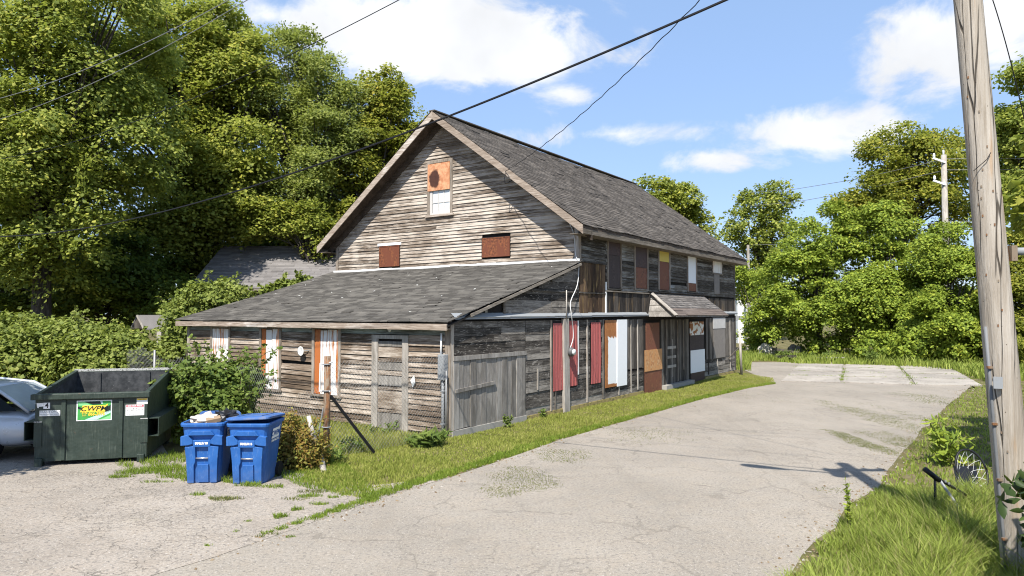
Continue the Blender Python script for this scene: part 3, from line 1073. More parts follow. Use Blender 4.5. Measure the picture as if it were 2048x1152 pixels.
# ---- long side, upper storey
SW = [(7.70, 8.60, 3.58, 5.22), (9.70, 10.72, 3.62, 5.23), (11.75, 12.75, 3.64, 5.25), (14.65, 15.60, 3.66, 5.28), (17.60, 18.90, 4.54, 5.32)]
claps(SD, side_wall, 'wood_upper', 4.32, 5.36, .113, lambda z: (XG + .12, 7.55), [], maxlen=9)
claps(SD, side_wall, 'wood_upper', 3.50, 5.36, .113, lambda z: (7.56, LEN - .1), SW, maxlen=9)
piece('corner_board', SD, XG - .02, XG + .11, 4.3, 5.5, -.02, .034, 'wood_trim', side_wall)
piece('corner_board', SD, LEN - .12, LEN + .02, 2.8, 5.5, -.02, .034, 'wood_vert', side_wall)
piece('frieze_board', SD, XG + .12, LEN - .12, 5.37, 5.50, 0, .03, 'wood_fascia_x', side_wall)
cols = [(('brown_plum', .36), ('plum_wood', .64)), (('brown_plum', .55), ('brown_rust', .45)), (('yellow_sheet', .36), ('brown_rust', .64)), (('white_sheet', .80), ('brown_rust', .20)), (('white_rusting', 1.0),)]
for (a, b_, c, d), cc in zip(SW, cols):
    w = MB().add(*quadbox(SD, a - .06, a + .03, c - .02, d + .05, 0, .05)).add(*quadbox(SD, b_ - .03, b_ + .07, c - .02, d + .05, 0, .05)).add(*quadbox(SD, a - .06, b_ + .07, d, d + .06, 0, .045)).build('boarded_window', 'wood_trim' if len(cc) > 1 else 'wood_upper', house)
    z = d
    for q, (mm, fr) in enumerate(cc):
        z1 = z - (d - c) * fr
        piece('panel', SD, a + .03, b_ - .03, z1 + .004, z - .004, .012, .026 + .006 * (q == 0), mm, w)
        z = z1
    piece('sill', SD, a - .08, b_ + .09, c - .06, c - .015, 0, .06, 'wood_fascia_x', w)
piece('patch_board', SD, 17.8, 18.5, 3.62, 4.5, .026, .045, 'ply_grey', side_wall)
# stained vertical boards between the storeys
vplanks(SD, side_wall, 'wood_stain', XG + .02, 7.52, 2.76, 4.28, .24, 'upright_board', .024)
piece('ledger', SD, XG + .0, 7.6, 4.28, 4.33, 0, .05, 'wood_vert', side_wall)
piece('ledger', SD, 3.1, 7.5, 3.36, 3.40, .024, .05, 'wood_plank', side_wall)
vplanks(SD, side_wall, 'wood_stain_dark', 7.60, LEN - .12, 2.80, 3.44, .27, 'upright_board', .02)
piece('ledger', SD, 7.5, 10.9, 3.45, 3.49, 0, .06, 'wood_fascia_x', side_wall)
piece('batten', SD, 7.50, 7.58, 2.76, 3.75, .02, .05, 'flashing_white', side_wall)
# boards of the triangle under the lean-to roof
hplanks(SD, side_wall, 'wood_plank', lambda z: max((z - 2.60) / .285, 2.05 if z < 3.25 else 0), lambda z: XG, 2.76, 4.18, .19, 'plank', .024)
piece('batten', SD, 2.02, 2.10, 2.76, 3.16, 0, .03, 'wood_fascia_x', side_wall)
piece('batten', SD, 1.32, 1.42, 2.76, 2.95, -.06, -.02, 'wood_post', side_wall)

# ---- long side, ground floor
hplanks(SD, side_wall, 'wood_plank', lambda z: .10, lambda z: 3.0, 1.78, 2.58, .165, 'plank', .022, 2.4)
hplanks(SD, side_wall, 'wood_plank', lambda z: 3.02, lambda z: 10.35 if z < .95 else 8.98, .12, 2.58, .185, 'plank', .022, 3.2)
vplanks(SD, side_wall, 'wood_vert', 9.0, 10.35, .92, 2.58, .21, 'upright_board')
vplanks(SD, side_wall, 'wood_vert', 11.95, 14.72, .16, 2.55, .23, 'upright_board')
vplanks(SD, side_wall, 'wood_vert', 16.72, LEN - .12, .86, 2.58, .24, 'upright_board')
hplanks(SD, side_wall, 'wood_plank', lambda z: 16.5, lambda z: LEN - .12, .14, .84, .17, 'plank')
piece('corner_board', SD, -.02, .09, 0.06, 2.58, -.02, .034, 'wood_trim', side_wall)
piece('corner_board', SD, LEN - .11, LEN + .02, .08, 2.66, -.02, .034, 'wood_vert', side_wall)
for u, z0, z1, mm, ww in ((4.22, .1, 2.58, 'wood_trim', .07), (4.45, .1, .64, 'wood_vert', .05), (5.72, 1.0, 2.56, 'flashing_white', .06), (6.28, .14, 2.58, 'wood_trim', .06), (7.30, .15, 2.58, 'wood_vert', .08), (8.40, .15, .6, 'wood_post', .06),
                          (9.32, .15, 2.56, 'wood_post', .045), (9.85, .2, 2.56, 'wood_post', .045), (3.55, .75, 1.3, 'wood_post', .05), (12.35, .5, 2.5, 'wood_trim', .03), (12.95, .4, 1.8, 'wood_post', .03), (13.5, .2, 2.5, 'wood_trim', .03), (14.1, .6, 2.5, 'wood_trim', .03),
                          (16.95, .2, 2.5, 'wood_vert', .05), (19.9, .2, 2.5, 'wood_post', .04), (18.1, .3, .8, 'wood_post', .06)):
    piece('batten', SD, u, u + ww, z0, z1, .02, .05, mm, side_wall)
for z in (1.45, 1.1, .75):
    piece('cleat', SD, 12.45, 13.3, z, z + .10, .03, .05, 'wood_post', side_wall)
# barn door on the corner
bd = MB().add(*quadbox(SD, .06, 3.0, 1.70, 1.80, .02, .06)).build('barn_door', 'wood_barn', house)
vplanks(SD, bd, 'wood_barn', .07, 2.55, .16, 1.70, .2, 'plank', .034)
vplanks(SD, bd, 'wood_barn', 2.57, 2.98, .12, 1.78, .2, 'plank', .045)
MB().add([SD(.12, .98, .04), SD(1.62, 1.06, .04), SD(1.62, 1.06, .075), SD(.12, .98, .075), SD(.12, 1.06, .04), SD(1.62, 1.14, .04), SD(1.62, 1.14, .075), SD(.12, 1.06, .075)], [(3, 2, 1, 0), (4, 5, 6, 7), (0, 1, 5, 4), (1, 2, 6, 5), (2, 3, 7, 6), (3, 0, 4, 7)]).build('rail', 'wood_barn', bd)
piece('plinth', SD, .02, 3.0, -.05, .15, -.05, .07, 'plinth', house)
piece('plinth', SD, 3.0, 10.3, -.05, .12, -.05, .05, 'plinth_mossy', house)
piece('plinth', SD, 16.5, LEN, -.05, .13, -.05, .05, 'plinth_mossy', house)
piece('doorstep', SD, 11.95, 14.8, -.05, .16, -.05, .22, 'plinth', house)

# sheet-metal panels


def ribbed(u0, u1, z0, z1, m, parent, o=.055, bow=0.0):
    mb = MB()
    n = max(6, int((u1 - u0) / .028))
    us_ = np.linspace(u0, u1, n + 1)
    prof = [o + (.014 if (i % 6) == 1 else (.006 if i % 6 == 4 else 0.0)) for i in range(n + 1)]
    k = 9
    for a_ in range(n):
        for q in range(k):
            za, zb = z0 + (z1 - z0) * q / k, z0 + (z1 - z0) * (q + 1) / k
            wv = lambda t, i: bow * .3 * math.sin(t * 3.1) + .004 * math.sin(t * 9 + i)
            mb.add([SD(us_[a_] + bow * math.sin(q / k * 3), za, prof[a_] + wv(q / k, a_)), SD(us_[a_ + 1] + bow * math.sin(q / k * 3), za, prof[a_ + 1] + wv(q / k, a_ + 1)), SD(us_[a_ + 1] + bow * math.sin((q + 1) / k * 3), zb, prof[a_ + 1] + wv((q + 1) / k, a_ + 1)), SD(us_[a_] + bow * math.sin((q + 1) / k * 3), zb, prof[a_] + wv((q + 1) / k, a_))], [(0, 1, 2, 3)])
    return mb.build('ribbed_panel', m, parent)


bw = MB().add(*quadbox(SD, 4.29, 5.70, .66, 2.56, .0, .03)).build('boarded_window', 'wood_dark', house)
ribbed(4.33, 4.92, .64, 2.50, 'red_metal', bw)
ribbed(5.18, 5.68, .70, 2.55, 'red_metal', bw, bow=.01)
bw2 = MB().add(*quadbox(SD, 6.50, 7.16, .66, 2.5, .0, .03)).build('boarded_window', 'wood_dark', house)
ribbed(6.50, 7.12, .66, 2.50, 'red_metal', bw2, bow=.018)
mp = MB().add([SD(4.86, .0, .03), SD(5.16, .0, .03), SD(5.16, .0, .11), SD(4.86, .0, .11), SD(4.82, 2.62, .03), SD(5.10, 2.62, .03), SD(5.10, 2.62, .11), SD(4.82, 2.62, .11)], [(3, 2, 1, 0), (4, 5, 6, 7), (0, 1, 5, 4), (1, 2, 6, 5), (2, 3, 7, 6), (3, 0, 4, 7)]).build('meter_post', 'wood_post', house)
rings = [[Vector((5.14 + math.cos(t) * rr, -dy, 1.68 + math.sin(t) * rr)) for t in np.linspace(0, 6.283, 17)[:-1]] for rr, dy in ((.11, .10), (.13, .13), (.13, .19), (.10, .21), (.095, .23), (.0001, .25))]
mt = loft(rings, False).build('electric_meter', 'meter_grey', house, smooth=True)
rings = [[Vector((5.14 + math.cos(t) * rr, -dy, 1.68 + math.sin(t) * rr)) for t in np.linspace(0, 6.283, 17)[:-1]] for rr, dy in ((.085, .235), (.08, .275), (.0001, .285))]
loft(rings, False).build('meter_glass', 'glass', mt, smooth=True)
bw3 = MB().add(*quadbox(SD, 7.40, 8.98, .42, 2.55, .0, .03)).build('boarded_window', 'wood_dark', house)


def _white_rust_edge(nt, co):
    x = nt.n('ShaderNodeSeparateXYZ')
    nt.set(x.inputs[0], co)
    n = nt.noise(nt.scale(co, (3.5, 3, 1.2)), 2.5, 6, .65, .6)
    top = nt.ss(x.outputs[2], 1.85, 2.2)
    left = nt.ss(x.outputs[0], 7.72, 7.52)
    low = nt.ss(x.outputs[2], .62, .5)
    v = nt.math('ADD', nt.math('MAXIMUM', nt.math('MAXIMUM', top, left), low), nt.math('MULTIPLY', nt.math('SUBTRACT', n, .5), 1.5))
    rc = nt.mix(nt.noise(co, 9, 4), (.22, .07, .022), (.46, .20, .065))
    return dict(color=nt.mix(nt.ss(v, .42, .54), (.78, .79, .78), rc), rough=.55)


new_mat('white_rust_edges', _white_rust_edge)
piece('sheet', SD, 7.42, 8.26, .46, 2.56, .05, .060, 'white_rust_edges', bw3, .062)
piece('sheet', SD, 8.22, 8.95, .44, 2.57, .062, .072, 'white_sheet', bw3, .09)
bw4 = MB().add(*quadbox(SD, 10.38, 11.88, -.02, 2.48, .0, .03)).build('boarded_door', 'wood_dark', house)
piece('panel', SD, 10.55, 11.72, 1.44, 2.44, .03, .045, 'brown_rust', bw4)
piece('panel', SD, 10.40, 11.92, .76, 1.50, .05, .065, 'orange_patch', bw4)
piece('panel', SD, 10.42, 11.90, -.02, .78, .035, .048, 'brown_rust', bw4)
bw5 = MB().add(*quadbox(SD, 14.76, 16.5, -.02, 2.48, .0, .03)).build('boarded_door', 'wood_dark', house)


def _peel(nt, co):
    n = nt.noise(nt.scale(co, (1, 1, 1.2)), 2.6, 3, .5, .9)
    rc = nt.mix(nt.noise(co, 12, 4), (.18, .06, .02), (.42, .18, .06))
    return dict(color=nt.mix(nt.ss(n, .47, .52), rc, (.74, .73, .68)), rough=.6)


new_mat('peeling_sheet', _peel)
piece('panel', SD, 14.80, 16.40, 1.90, 2.44, .03, .048, 'peeling_sheet', bw5)
piece('panel', SD, 14.80, 16.40, 1.24, 1.92, .03, .042, 'plum_wood', bw5)
piece('panel', SD, 14.82, 16.46, .40, 1.30, .048, .060, 'white_sheet', bw5)
piece('panel', SD, 14.90, 16.45, -.02, .42, .03, .045, 'brown_plum', bw5)
bw6 = MB().add(*quadbox(SD, 17.50, 19.25, .82, 2.6, .02, .04)).build('boarded_window', 'wood_vert', house)
piece('panel', SD, 17.55, 19.20, 2.12, 2.58, .05, .062, 'ply_light', bw6)
piece('panel', SD, 17.60, 19.15, 1.56, 2.14, .042, .052, 'ply_grey', bw6)
piece('panel', SD, 17.62, 19.15, .84, 1.58, .05, .06, 'ply_grey', bw6)

# galvanised drip ledge between the storeys
for x0, x1, n in ((.02, 10.75, 5), (16.6, LEN + .05, 2)):
    m = MB()
    xs = np.linspace(x0, x1, n + 1)
    for p_, q_ in zip(xs, xs[1:]):
        j = rh.uniform(-.006, .006)
        za, zb = 2.62 + .006 * p_, 2.62 + .006 * q_
        m.add([SD(p_, za + .15, .0), SD(q_ + .02, zb + .15, .0), SD(q_ + .02, zb + .05 + j, .11), SD(p_, za + .05 + j, .11), SD(q_ + .02, zb + .0 + j, .115), SD(p_, za + .0 + j, .115)], [(0, 1, 2, 3), (3, 2, 4, 5)])
        m.add(*quadbox(SD, p_, q_ + .02, za + .045 + j, za + .06 + j, .115, .122))
    m.build('drip_ledge', 'galvanised', house)

# ---- canopy over the side door
cx0, cx1, cp, ct, cb = 10.75, 16.35, 1.08, 3.50, 2.70
can = MB().add([(cx0 + .25, -.02, ct), (cx1 + .05, -.02, ct), (cx1, -cp, cb), (cx0, -cp, cb), (cx0 + .25, -.02, ct - .06), (cx1 + .05, -.02, ct - .06), (cx1, -cp, cb - .05), (cx0, -cp, cb - .05)],
               [(0, 1, 2, 3), (7, 6, 5, 4), (3, 2, 6, 7), (0, 3, 7, 4), (1, 5, 6, 2), (0, 4, 5, 1)]).build('canopy', 'wood_barn', house)
for k in range(4):                        # boards of the closed end
    f0, f1 = k / 4, (k + 1) / 4 - .02
    zz0, zz1 = cb - .04 + (ct - cb) * f0, cb - .04 + (ct - cb) * f1
    MB().add([(cx0 - .10 + .3 * f0, -.03, zz0), (cx0 + .04 + .2 * f0, -cp * (1 - f0) + .02, zz0), (cx0 + .04 + .2 * f1, -cp * (1 - f1) + .02, zz1), (cx0 - .10 + .3 * f1, -.03, zz1),
              (cx0 - .06 + .3 * f0, -.03, zz0), (cx0 + .08 + .2 * f0, -cp * (1 - f0) + .02, zz0), (cx0 + .08 + .2 * f1, -cp * (1 - f1) + .02, zz1), (cx0 - .06 + .3 * f1, -.03, zz1)], [(3, 2, 1, 0), (4, 5, 6, 7), (0, 1, 5, 4), (1, 2, 6, 5), (2, 3, 7, 6), (3, 0, 4, 7)]).build('end_board', 'wood_barn', can)
MB().beam((cx0 - .02, -cp, cb + .01), (cx0 + .22, -.04, ct + .02), .16, .03, (-.3, -.5, .8)).build('rake_trim', 'wood_post', can)
MB().beam((cx0 + .05, -.06, ct + .03), (cx1 + .1, -.06, ct + .03), .10, .04).build('top_flashing', 'wood_dark', can)
MB().beam((cx0 - .16, -.05, cb - .02), (cx0 + .16, -.05, ct + .02), .05, .07, (0, 1, 0)).build('side_flashing', 'wood_dark', can)


def shingles(name, parent, m, o, u, v, ulen, vlen, exp=.14, tw=.31, seed=5, th=.012, trim=None):
    """lapped tabs: u along the course, v up the slope"""
    rg = np.random.default_rng(seed)
    o, u, v = np.array(o), np.array(u) / np.linalg.norm(u), np.array(v) / np.linalg.norm(v)
    n = np.cross(u, v)
    if n[2] < 0:
        n = -n
    V, T = [], []
    k = 0
    rows = int(vlen / exp)
    for r in range(rows + 1):
        v0, v1 = r * exp, min(r * exp + exp * 1.18, vlen)
        if v1 - v0 < .03:
            continue
        x = -rg.random() * tw
        while x < ulen:
            ww = tw * (.72 + .56 * rg.random())
            a, b = max(x, 0), min(x + ww - .006, ulen)
            x += ww
            if b - a < .03:
                continue
            h = th * (.75 + .7 * rg.random()) * (2.2 if rg.random() < .04 else 1)
            dv = rg.normal() * .006
            p = [o + u * a + v * (v0 + dv) + n * h, o + u * b + v * (v0 + dv) + n * h, o + u * b + v * v1 + n * .003, o + u * a + v * v1 + n * .003, o + u * a + v * (v0 + dv) - n * .004, o + u * b + v * (v0 + dv) - n * .004]
            V += p
            T += [(k, k + 1, k + 2), (k, k + 2, k + 3), (k + 4, k + 5, k + 1), (k + 4, k + 1, k)]
            k += 6
    ob = link(name, tri_mesh(name, np.array(V), np.array(T)), m, parent)
    ob['kind'] = 'stuff'
    return ob


shingles('shingles', can, 'shingle_canopy', (cx0 + .06, -cp * .68, cb + (ct - cb) * .32 + .012), (1, 0, 0), (.03, cp, ct - cb), cx1 - cx0 - .02, 1.31 * .68, .13, .3, 8)
shingles('shingles', can, 'shingle_canopy_red', (cx0 + .0, -cp - .03, cb - .01), (1, 0, 0), (.02, cp, ct - cb), cx1 - cx0 + .02, 1.31 * .34, .13, .9, 9)

# ---- roofs
sl = math.hypot(1, RK)
OVF, OVR, OVE = .56, .45, .46
rx0, rx1 = XG - OVF, LEN + OVR
roof = MB()
ye = -OVE
for (ya, yb) in ((ye, WID / 2), (WID - ye, WID / 2)):
    za, zb = zroof(ya), zroof(yb)
    roof.add([(rx0, ya, za - .02), (rx1, ya, za - .02), (rx1, yb, zb - .11), (rx0, yb, zb - .11), (rx0, ya, za - .10), (rx1, ya, za - .10), (rx1, yb, zb - .17), (rx0, yb, zb - .17)], [(0, 1, 2, 3), (7, 6, 5, 4), (0, 4, 5, 1), (0, 3, 7, 4), (1, 5, 6, 2)])
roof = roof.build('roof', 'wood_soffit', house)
vl = (WID / 2 + OVE) * sl
shingles('shingles', roof, 'shingle_main', (rx0 - .02, ye - .02, zroof(ye) - .005), (1, 0, 0), (0, 1, RK), rx1 - rx0 + .04, vl, .145, .33, 21)
shingles('shingles', roof, 'shingle_main', (rx0 - .02, WID - ye + .02, zroof(ye) - .005), (1, 0, 0), (0, -1, RK), rx1 - rx0 + .04, vl, .145, .33, 22)
MB().beam((rx0 - .02, WID / 2, ZAP + .005), (rx1 + .02, WID / 2, ZAP + .005), .24, .035).build('ridge_cap', 'shingle_main', roof)
for s in (1, -1):                          # rake fascia boards, soffit and frieze
    yb = WID / 2 - s * (WID / 2 + OVE)
    e0, e1 = Vector((rx0 - .012, yb, zroof(ye) - .13)), Vector((rx0 - .012, WID / 2, ZAP - .13))
    MB().add([e0 + Vector((0, 0, -.13)), e1 + Vector((0, 0, -.13)), e1 + Vector((0, 0, .125)), e0 + Vector((0, 0, .125)), e0 + Vector((.03, 0, -.13)), e1 + Vector((.03, 0, -.13)), e1 + Vector((.03, 0, .125)), e0 + Vector((.03, 0, .125))], [(3, 2, 1, 0), (4, 5, 6, 7), (0, 1, 5, 4), (1, 2, 6, 5), (2, 3, 7, 6), (3, 0, 4, 7)]).build('rake_fascia', 'wood_fascia', roof)
    q0, q1 = Vector((XG + .0, yb, zroof(ye) - .30)), Vector((XG + .0, WID / 2, ZAP - .30))
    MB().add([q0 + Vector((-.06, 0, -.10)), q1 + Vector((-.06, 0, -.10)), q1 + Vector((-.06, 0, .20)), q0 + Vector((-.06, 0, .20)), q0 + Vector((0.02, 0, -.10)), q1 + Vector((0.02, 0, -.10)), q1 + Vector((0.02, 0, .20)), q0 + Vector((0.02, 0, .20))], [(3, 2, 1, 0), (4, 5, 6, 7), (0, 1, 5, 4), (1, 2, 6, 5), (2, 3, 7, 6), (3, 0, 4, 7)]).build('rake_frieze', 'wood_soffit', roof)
    x0b = rx0 + .02
    MB().add([(rx0 + .02, yb, zroof(ye) - .10), (rx1, yb, zroof(ye) - .10), (rx1, yb, zroof(ye) - .24), (rx0 + .02, yb, zroof(ye) - .24), (rx0 + .02, yb + s * .025, zroof(ye) - .10), (rx1, yb + s * .025, zroof(ye) - .10), (rx1, yb + s * .025, zroof(ye) - .24), (rx0 + .02, yb + s * .025, zroof(ye) - .24)], [(3, 2, 1, 0), (4, 5, 6, 7), (0, 1, 5, 4), (1, 2, 6, 5), (2, 3, 7, 6), (3, 0, 4, 7)]).build('eave_fascia', 'wood_fascia_x', roof)
    MB().box(rx0 + .05, rx1, min(yb + s * .03, s * .0 + (0 if s > 0 else WID)), max(yb + s * .03, 0 if s > 0 else WID), zroof(ye) - .24, zroof(ye) - .22).build('soffit', 'wood_fascia_x', roof)

# lean-to roof
lr = MB()
lx0, ly0, ly1 = -.26, -.14, WID + .28
z0, z1 = zlean(lx0), zlean(XG)
lr.add([(lx0, ly0, z0 - .045), (XG, ly0, z1 - .045), (XG, ly1, z1 - .045), (lx0, ly1, z0 - .045), (lx0, ly0, z0 - .085), (XG, ly0, z1 - .085), (XG, ly1, z1 - .085), (lx0, ly1, z0 - .085)], [(0, 1, 2, 3), (7, 6, 5, 4), (0, 4, 5, 1), (3, 2, 6, 7), (0, 3, 7, 4)])
lean = lr.build('lean_to_roof', 'wood_dark', house)
shingles('shingles', lean, 'shingle_lean', (lx0 - .02, ly1 + .02, z0 + .004), (0, -1, 0), (1, 0, .285), ly1 - ly0 + .04, (XG - lx0) * math.hypot(1, .285), .145, .34, 31)
m = MB()
yy = np.linspace(ly0 + .03, ly1, 13)
for y0, y1 in zip(yy, yy[1:]):
    j0 = rh.uniform(-.012, .012)
    m.add([(lx0 - .005, y0, z0 - .015), (lx0 - .005, y1, z0 - .015), (lx0 - .005, y1, z0 - .15 + j0), (lx0 - .005, y0, z0 - .15 + rh.uniform(-.01, .01)), (lx0 + .03, y0, z0 - .015), (lx0 + .03, y1, z0 - .015), (lx0 + .03, y1, z0 - .15 + j0), (lx0 + .03, y0, z0 - .15)], [(3, 2, 1, 0), (4, 5, 6, 7), (0, 1, 5, 4), (1, 2, 6, 5), (2, 3, 7, 6), (3, 0, 4, 7)])
m.build('eave_fascia', 'wood_fascia', lean)
MB().box(lx0 + .03, .0, ly0 + .1, ly1 - .05, z0 - .14, z0 - .12).build('soffit', 'wood_fascia', lean)
MB().beam((.55, ly0 - .01, zlean(.55) - .06), (XG - .1, ly0 - .01, zlean(XG) - .09), .03, .07).build('rake_trim', 'wood_fascia_x', lean)


def warp(o, fn):
    """old timbers: the planes sag and ripple a little"""
    n_ = len(o.data.vertices)
    co_ = np.empty(n_ * 3, np.float32)
    o.data.vertices.foreach_get('co', co_)
    co_ = co_.reshape(-1, 3)
    co_[:, 2] += fn(co_[:, 0], co_[:, 1])
    o.data.vertices.foreach_set('co', co_.ravel())
    o.data.update()


mw = lambda x, y: -.07 * np.sin(np.clip((x - rx0) / (rx1 - rx0), 0, 1) * math.pi) * np.clip((5.66 - np.abs(y - 5.2)) / 5.66, 0, 1) + .012 * np.sin(x * 1.7 + y * .9) + .008 * np.sin(x * 3.9 - y * 2.2)
for c_ in list(roof.children):
    if c_.name.startswith(('shingles', 'ridge')):
        warp(c_, mw)
lw = lambda x, y: -.035 * np.sin(np.clip(x / XG, 0, 1) * math.pi) * (1 + .4 * np.sin(y * 1.1)) + .010 * np.sin(y * 1.9 + x) + .02
for c_ in list(lean.children):
    if c_.name.startswith('shingles'):
        warp(c_, lw)
rg = np.random.default_rng(4)
for q in range(46):                        # pale leaf litter lying on the lean-to shingles
    x, y, s = rg.uniform(.1, XG - .3), rg.uniform(.3, WID), rg.uniform(.02, .045)
    an = rg.random() * 6.28
    c_, s_ = math.cos(an) * s, math.sin(an) * s
    z = zlean(x) + .018
    if q == 0:
        lit = MB()
    lit.add([(x - c_, y - s_, z - .285 * c_), (x + s_ * .6, y - c_ * .6, z + .285 * s_ * .6), (x + c_, y + s_, z + .285 * c_ + .008), (x - s_ * .6, y + c_ * .6, z - .285 * s_ * .6)], [(0, 1, 2, 3)])
lo = lit.build('leaf_litter', 'pale_sheet', lean)
lo['kind'] = 'stuff'

# ================================================================ objects
def _green(nt, co):
    n = nt.noise(co, 4, 6, .65)
    st = nt.noise(nt.scale(co, (22, 22, 1.2)), 2.0, 5, .65)
    c = nt.mix(nt.ss(n, .3, .7), (.018, .030, .022), (.032, .046, .035))
    c = nt.mix(nt.ss(st, .52, .78, 0, .65), c, (.12, .135, .105))
    ru = nt.noise(nt.scale(co, (3, 3, 2)), 3, 6, .75)
    c = nt.mix(nt.ss(ru, .60, .72, 0, .75), c, (.12, .06, .032))
    sc_ = nt.noise(nt.scale(co, (3, 3, 40)), 2.5, 5, .7)
    c = nt.mix(nt.ss(sc_, .66, .72, 0, .6), c, (.20, .21, .18))
    return dict(color=c, rough=.55, spec=.4, normal=nt.bump(nt.noise(co, 2.6, 3), .5, .06))


new_mat('dumpster_green', _green)


def _inner(nt, co):
    n = nt.noise(co, 6, 6, .7)
    c = nt.mix(nt.ss(n, .35, .7), (.022, .024, .026), (.07, .072, .074))
    sp = nt.noise(co, 26, 4, .7)
    return dict(color=nt.mix(nt.ss(sp, .66, .72), c, (.45, .45, .45)), rough=.6)


new_mat('dumpster_inner', _inner)
rusty('worn_steel', (.42, .42, .40), (.10, .09, .08), (.05, .045, .04), .5, 8, (6, 6, 6), .5)


def _bin(nt, co):
    n = nt.noise(co, 5, 5, .6)
    c = nt.mix(nt.ss(n, .3, .7), (.012, .085, .29), (.022, .115, .36))
    sc_ = nt.noise(nt.scale(co, (12, 12, 2)), 4, 5, .7)
    c = nt.mix(nt.ss(sc_, .54, .72, 0, .5), c, (.14, .24, .44))
    dt = nt.noise(co, 3, 6, .7)
    z_ = nt.n('ShaderNodeSeparateXYZ')
    nt.set(z_.inputs[0], co)
    c = nt.mix(nt.math('MULTIPLY', nt.ss(dt, .45, .7, .1, .7), nt.ss(z_.outputs[2], .35, .0)), c, (.20, .18, .14))
    return dict(color=c, rough=.55, spec=.4, normal=nt.bump(nt.noise(co, 90, 2), .12, .002))


new_mat('bin_blue', _bin)
plain('decal_white', (.78, .78, .76), .5, vary=.06)
plain('decal_green', (.055, .30, .065), .45, vary=.25, sc=9)
plain('decal_lightgreen', (.20, .52, .22), .45, vary=.15)
plain('decal_dark', (.012, .02, .02), .5)
plain('decal_yellow', (.80, .55, .055), .45, vary=.1)
plain('decal_teal', (.42, .62, .58), .45)
plain('decal_red', (.50, .13, .15), .5)
plain('ink', (.012, .012, .014), .6)
plain('ink_grey', (.22, .24, .24), .6)
plain('steel', (.55, .56, .58), .35, .8, .1)
plain('black_plastic', (.012, .012, .014), .32, vary=.3, spec=.5)
plain('cardboard', (.27, .19, .12), .85, vary=.2)
plain('bag_white', (.50, .44, .38), .6, vary=.2)
plain('black_steel', (.014, .014, .016), .45, .3)
plain('cable', (.010, .010, .012), .6)
plain('cable_white', (.62, .62, .60), .6)
plain('galv_wire', (.24, .24, .235), .5, .5)
rusty('post_rusty', (.20, .155, .11), (.26, .12, .05), (.10, .055, .03), .6, 3, (6, 6, 1.2), .8)
plain('tyre', (.012, .012, .012), .85)
plain('chrome', (.6, .6, .62), .15, 1.0, .05)
plain('dark_glass', (.015, .02, .025), .06, 0, .2, spec=.6)
plain('windshield', (.34, .38, .40), .12, 0, .3, 1.5, spec=.8)
plain('paint_slate', (.085, .105, .14), .35, .2, .06, coat=.6)
plain('paint_silver', (.46, .49, .53), .32, .25, .06, coat=.7)


def mat4(o, x, y, z):
    """columns: local axes in parent space"""
    return Matrix(((x[0], y[0], z[0], o[0]), (x[1], y[1], z[1], o[1]), (x[2], y[2], z[2], o[2]), (0, 0, 0, 1)))


# ---------------------------------------------------------------- dumpster
DA = R(14.5)
dmp = empty('dumpster', (-8.60, 12.70, 0), DA, 'dark green open-top steel dumpster with a green and yellow sign', 'dumpster')
DW, DD, FH, BH, B0 = 1.84, 2.05, 1.27, 1.55, .09
t = .045


def dz(y):
    return FH + (BH - FH) * y / DD


shell = MB()
shell.box(0, DW, 0, t, B0, FH)
shell.box(0, DW, DD - t, DD, B0, BH)
for x0, x1 in ((0, t), (DW - t, DW)):
    shell.add([(x0, t, B0), (x1, t, B0), (x1, DD - t, B0), (x0, DD - t, B0), (x0, t, dz(t)), (x1, t, dz(t)), (x1, DD - t, dz(DD - t)), (x0, DD - t, dz(DD - t))], [(3, 2, 1, 0), (4, 5, 6, 7), (0, 1, 5, 4), (1, 2, 6, 5), (2, 3, 7, 6), (3, 0, 4, 7)])
shell.box(t, DW - t, t, DD - t, B0 + .002, B0 + .04)
shell.build('body', 'dumpster_green', dmp)
i_ = MB()
e = t + .004
i_.add([(e, e, .14), (DW - e, e, .14), (DW - e, DD - e, .14), (e, DD - e, .14)], [(0, 1, 2, 3)])
i_.add([(e, e, .14), (DW - e, e, .14), (DW - e, e, FH - .01), (e, e, FH - .01)], [(0, 1, 2, 3)])
i_.add([(e, DD - e, .14), (DW - e, DD - e, .14), (DW - e, DD - e, BH - .01), (e, DD - e, BH - .01)], [(0, 1, 2, 3)])
for x in (e, DW - e):
    i_.add([(x, e, .14), (x, DD - e, .14), (x, DD - e, BH - .012), (x, e, FH - .012)], [(0, 1, 2, 3)])
i_.build('lining', 'dumpster_inner', dmp)
rim = MB().box(-.06, DW + .05, -.07, t + .02, FH - .07, FH + .035)
rim.build('rim', 'dumpster_green', dmp, bevel=.012)
for x in (-.02, DW - t - .005):
    r2 = MB()
    r2.add([(x, .07, dz(.07) - .05), (x + .07, .07, dz(.07) - .05), (x + .07, DD, BH - .05), (x, DD, BH - .05), (x, .07, dz(.07) + .03), (x + .07, .07, dz(.07) + .03), (x + .07, DD, BH + .03), (x, DD, BH + .03)], [(3, 2, 1, 0), (4, 5, 6, 7), (0, 1, 5, 4), (1, 2, 6, 5), (2, 3, 7, 6), (3, 0, 4, 7)])
    r2.build('side_rim', 'dumpster_green', dmp, bevel=.008)
MB().box(-.02, DW + .02, DD - .03, DD + .05, BH - .015, BH + .045).build('hinge_bar', 'worn_steel', dmp)
for x in (.46, 1.40):
    MB().box(x - .035, x + .035, -.028, .0, B0 + .01, FH - .075).build('rib', 'dumpster_green', dmp, bevel=.006)
    MB().box(x - .03, x + .03, DD - t - .03, DD - t - .006, .2, BH - .03).build('inner_rib', 'dumpster_inner', dmp)
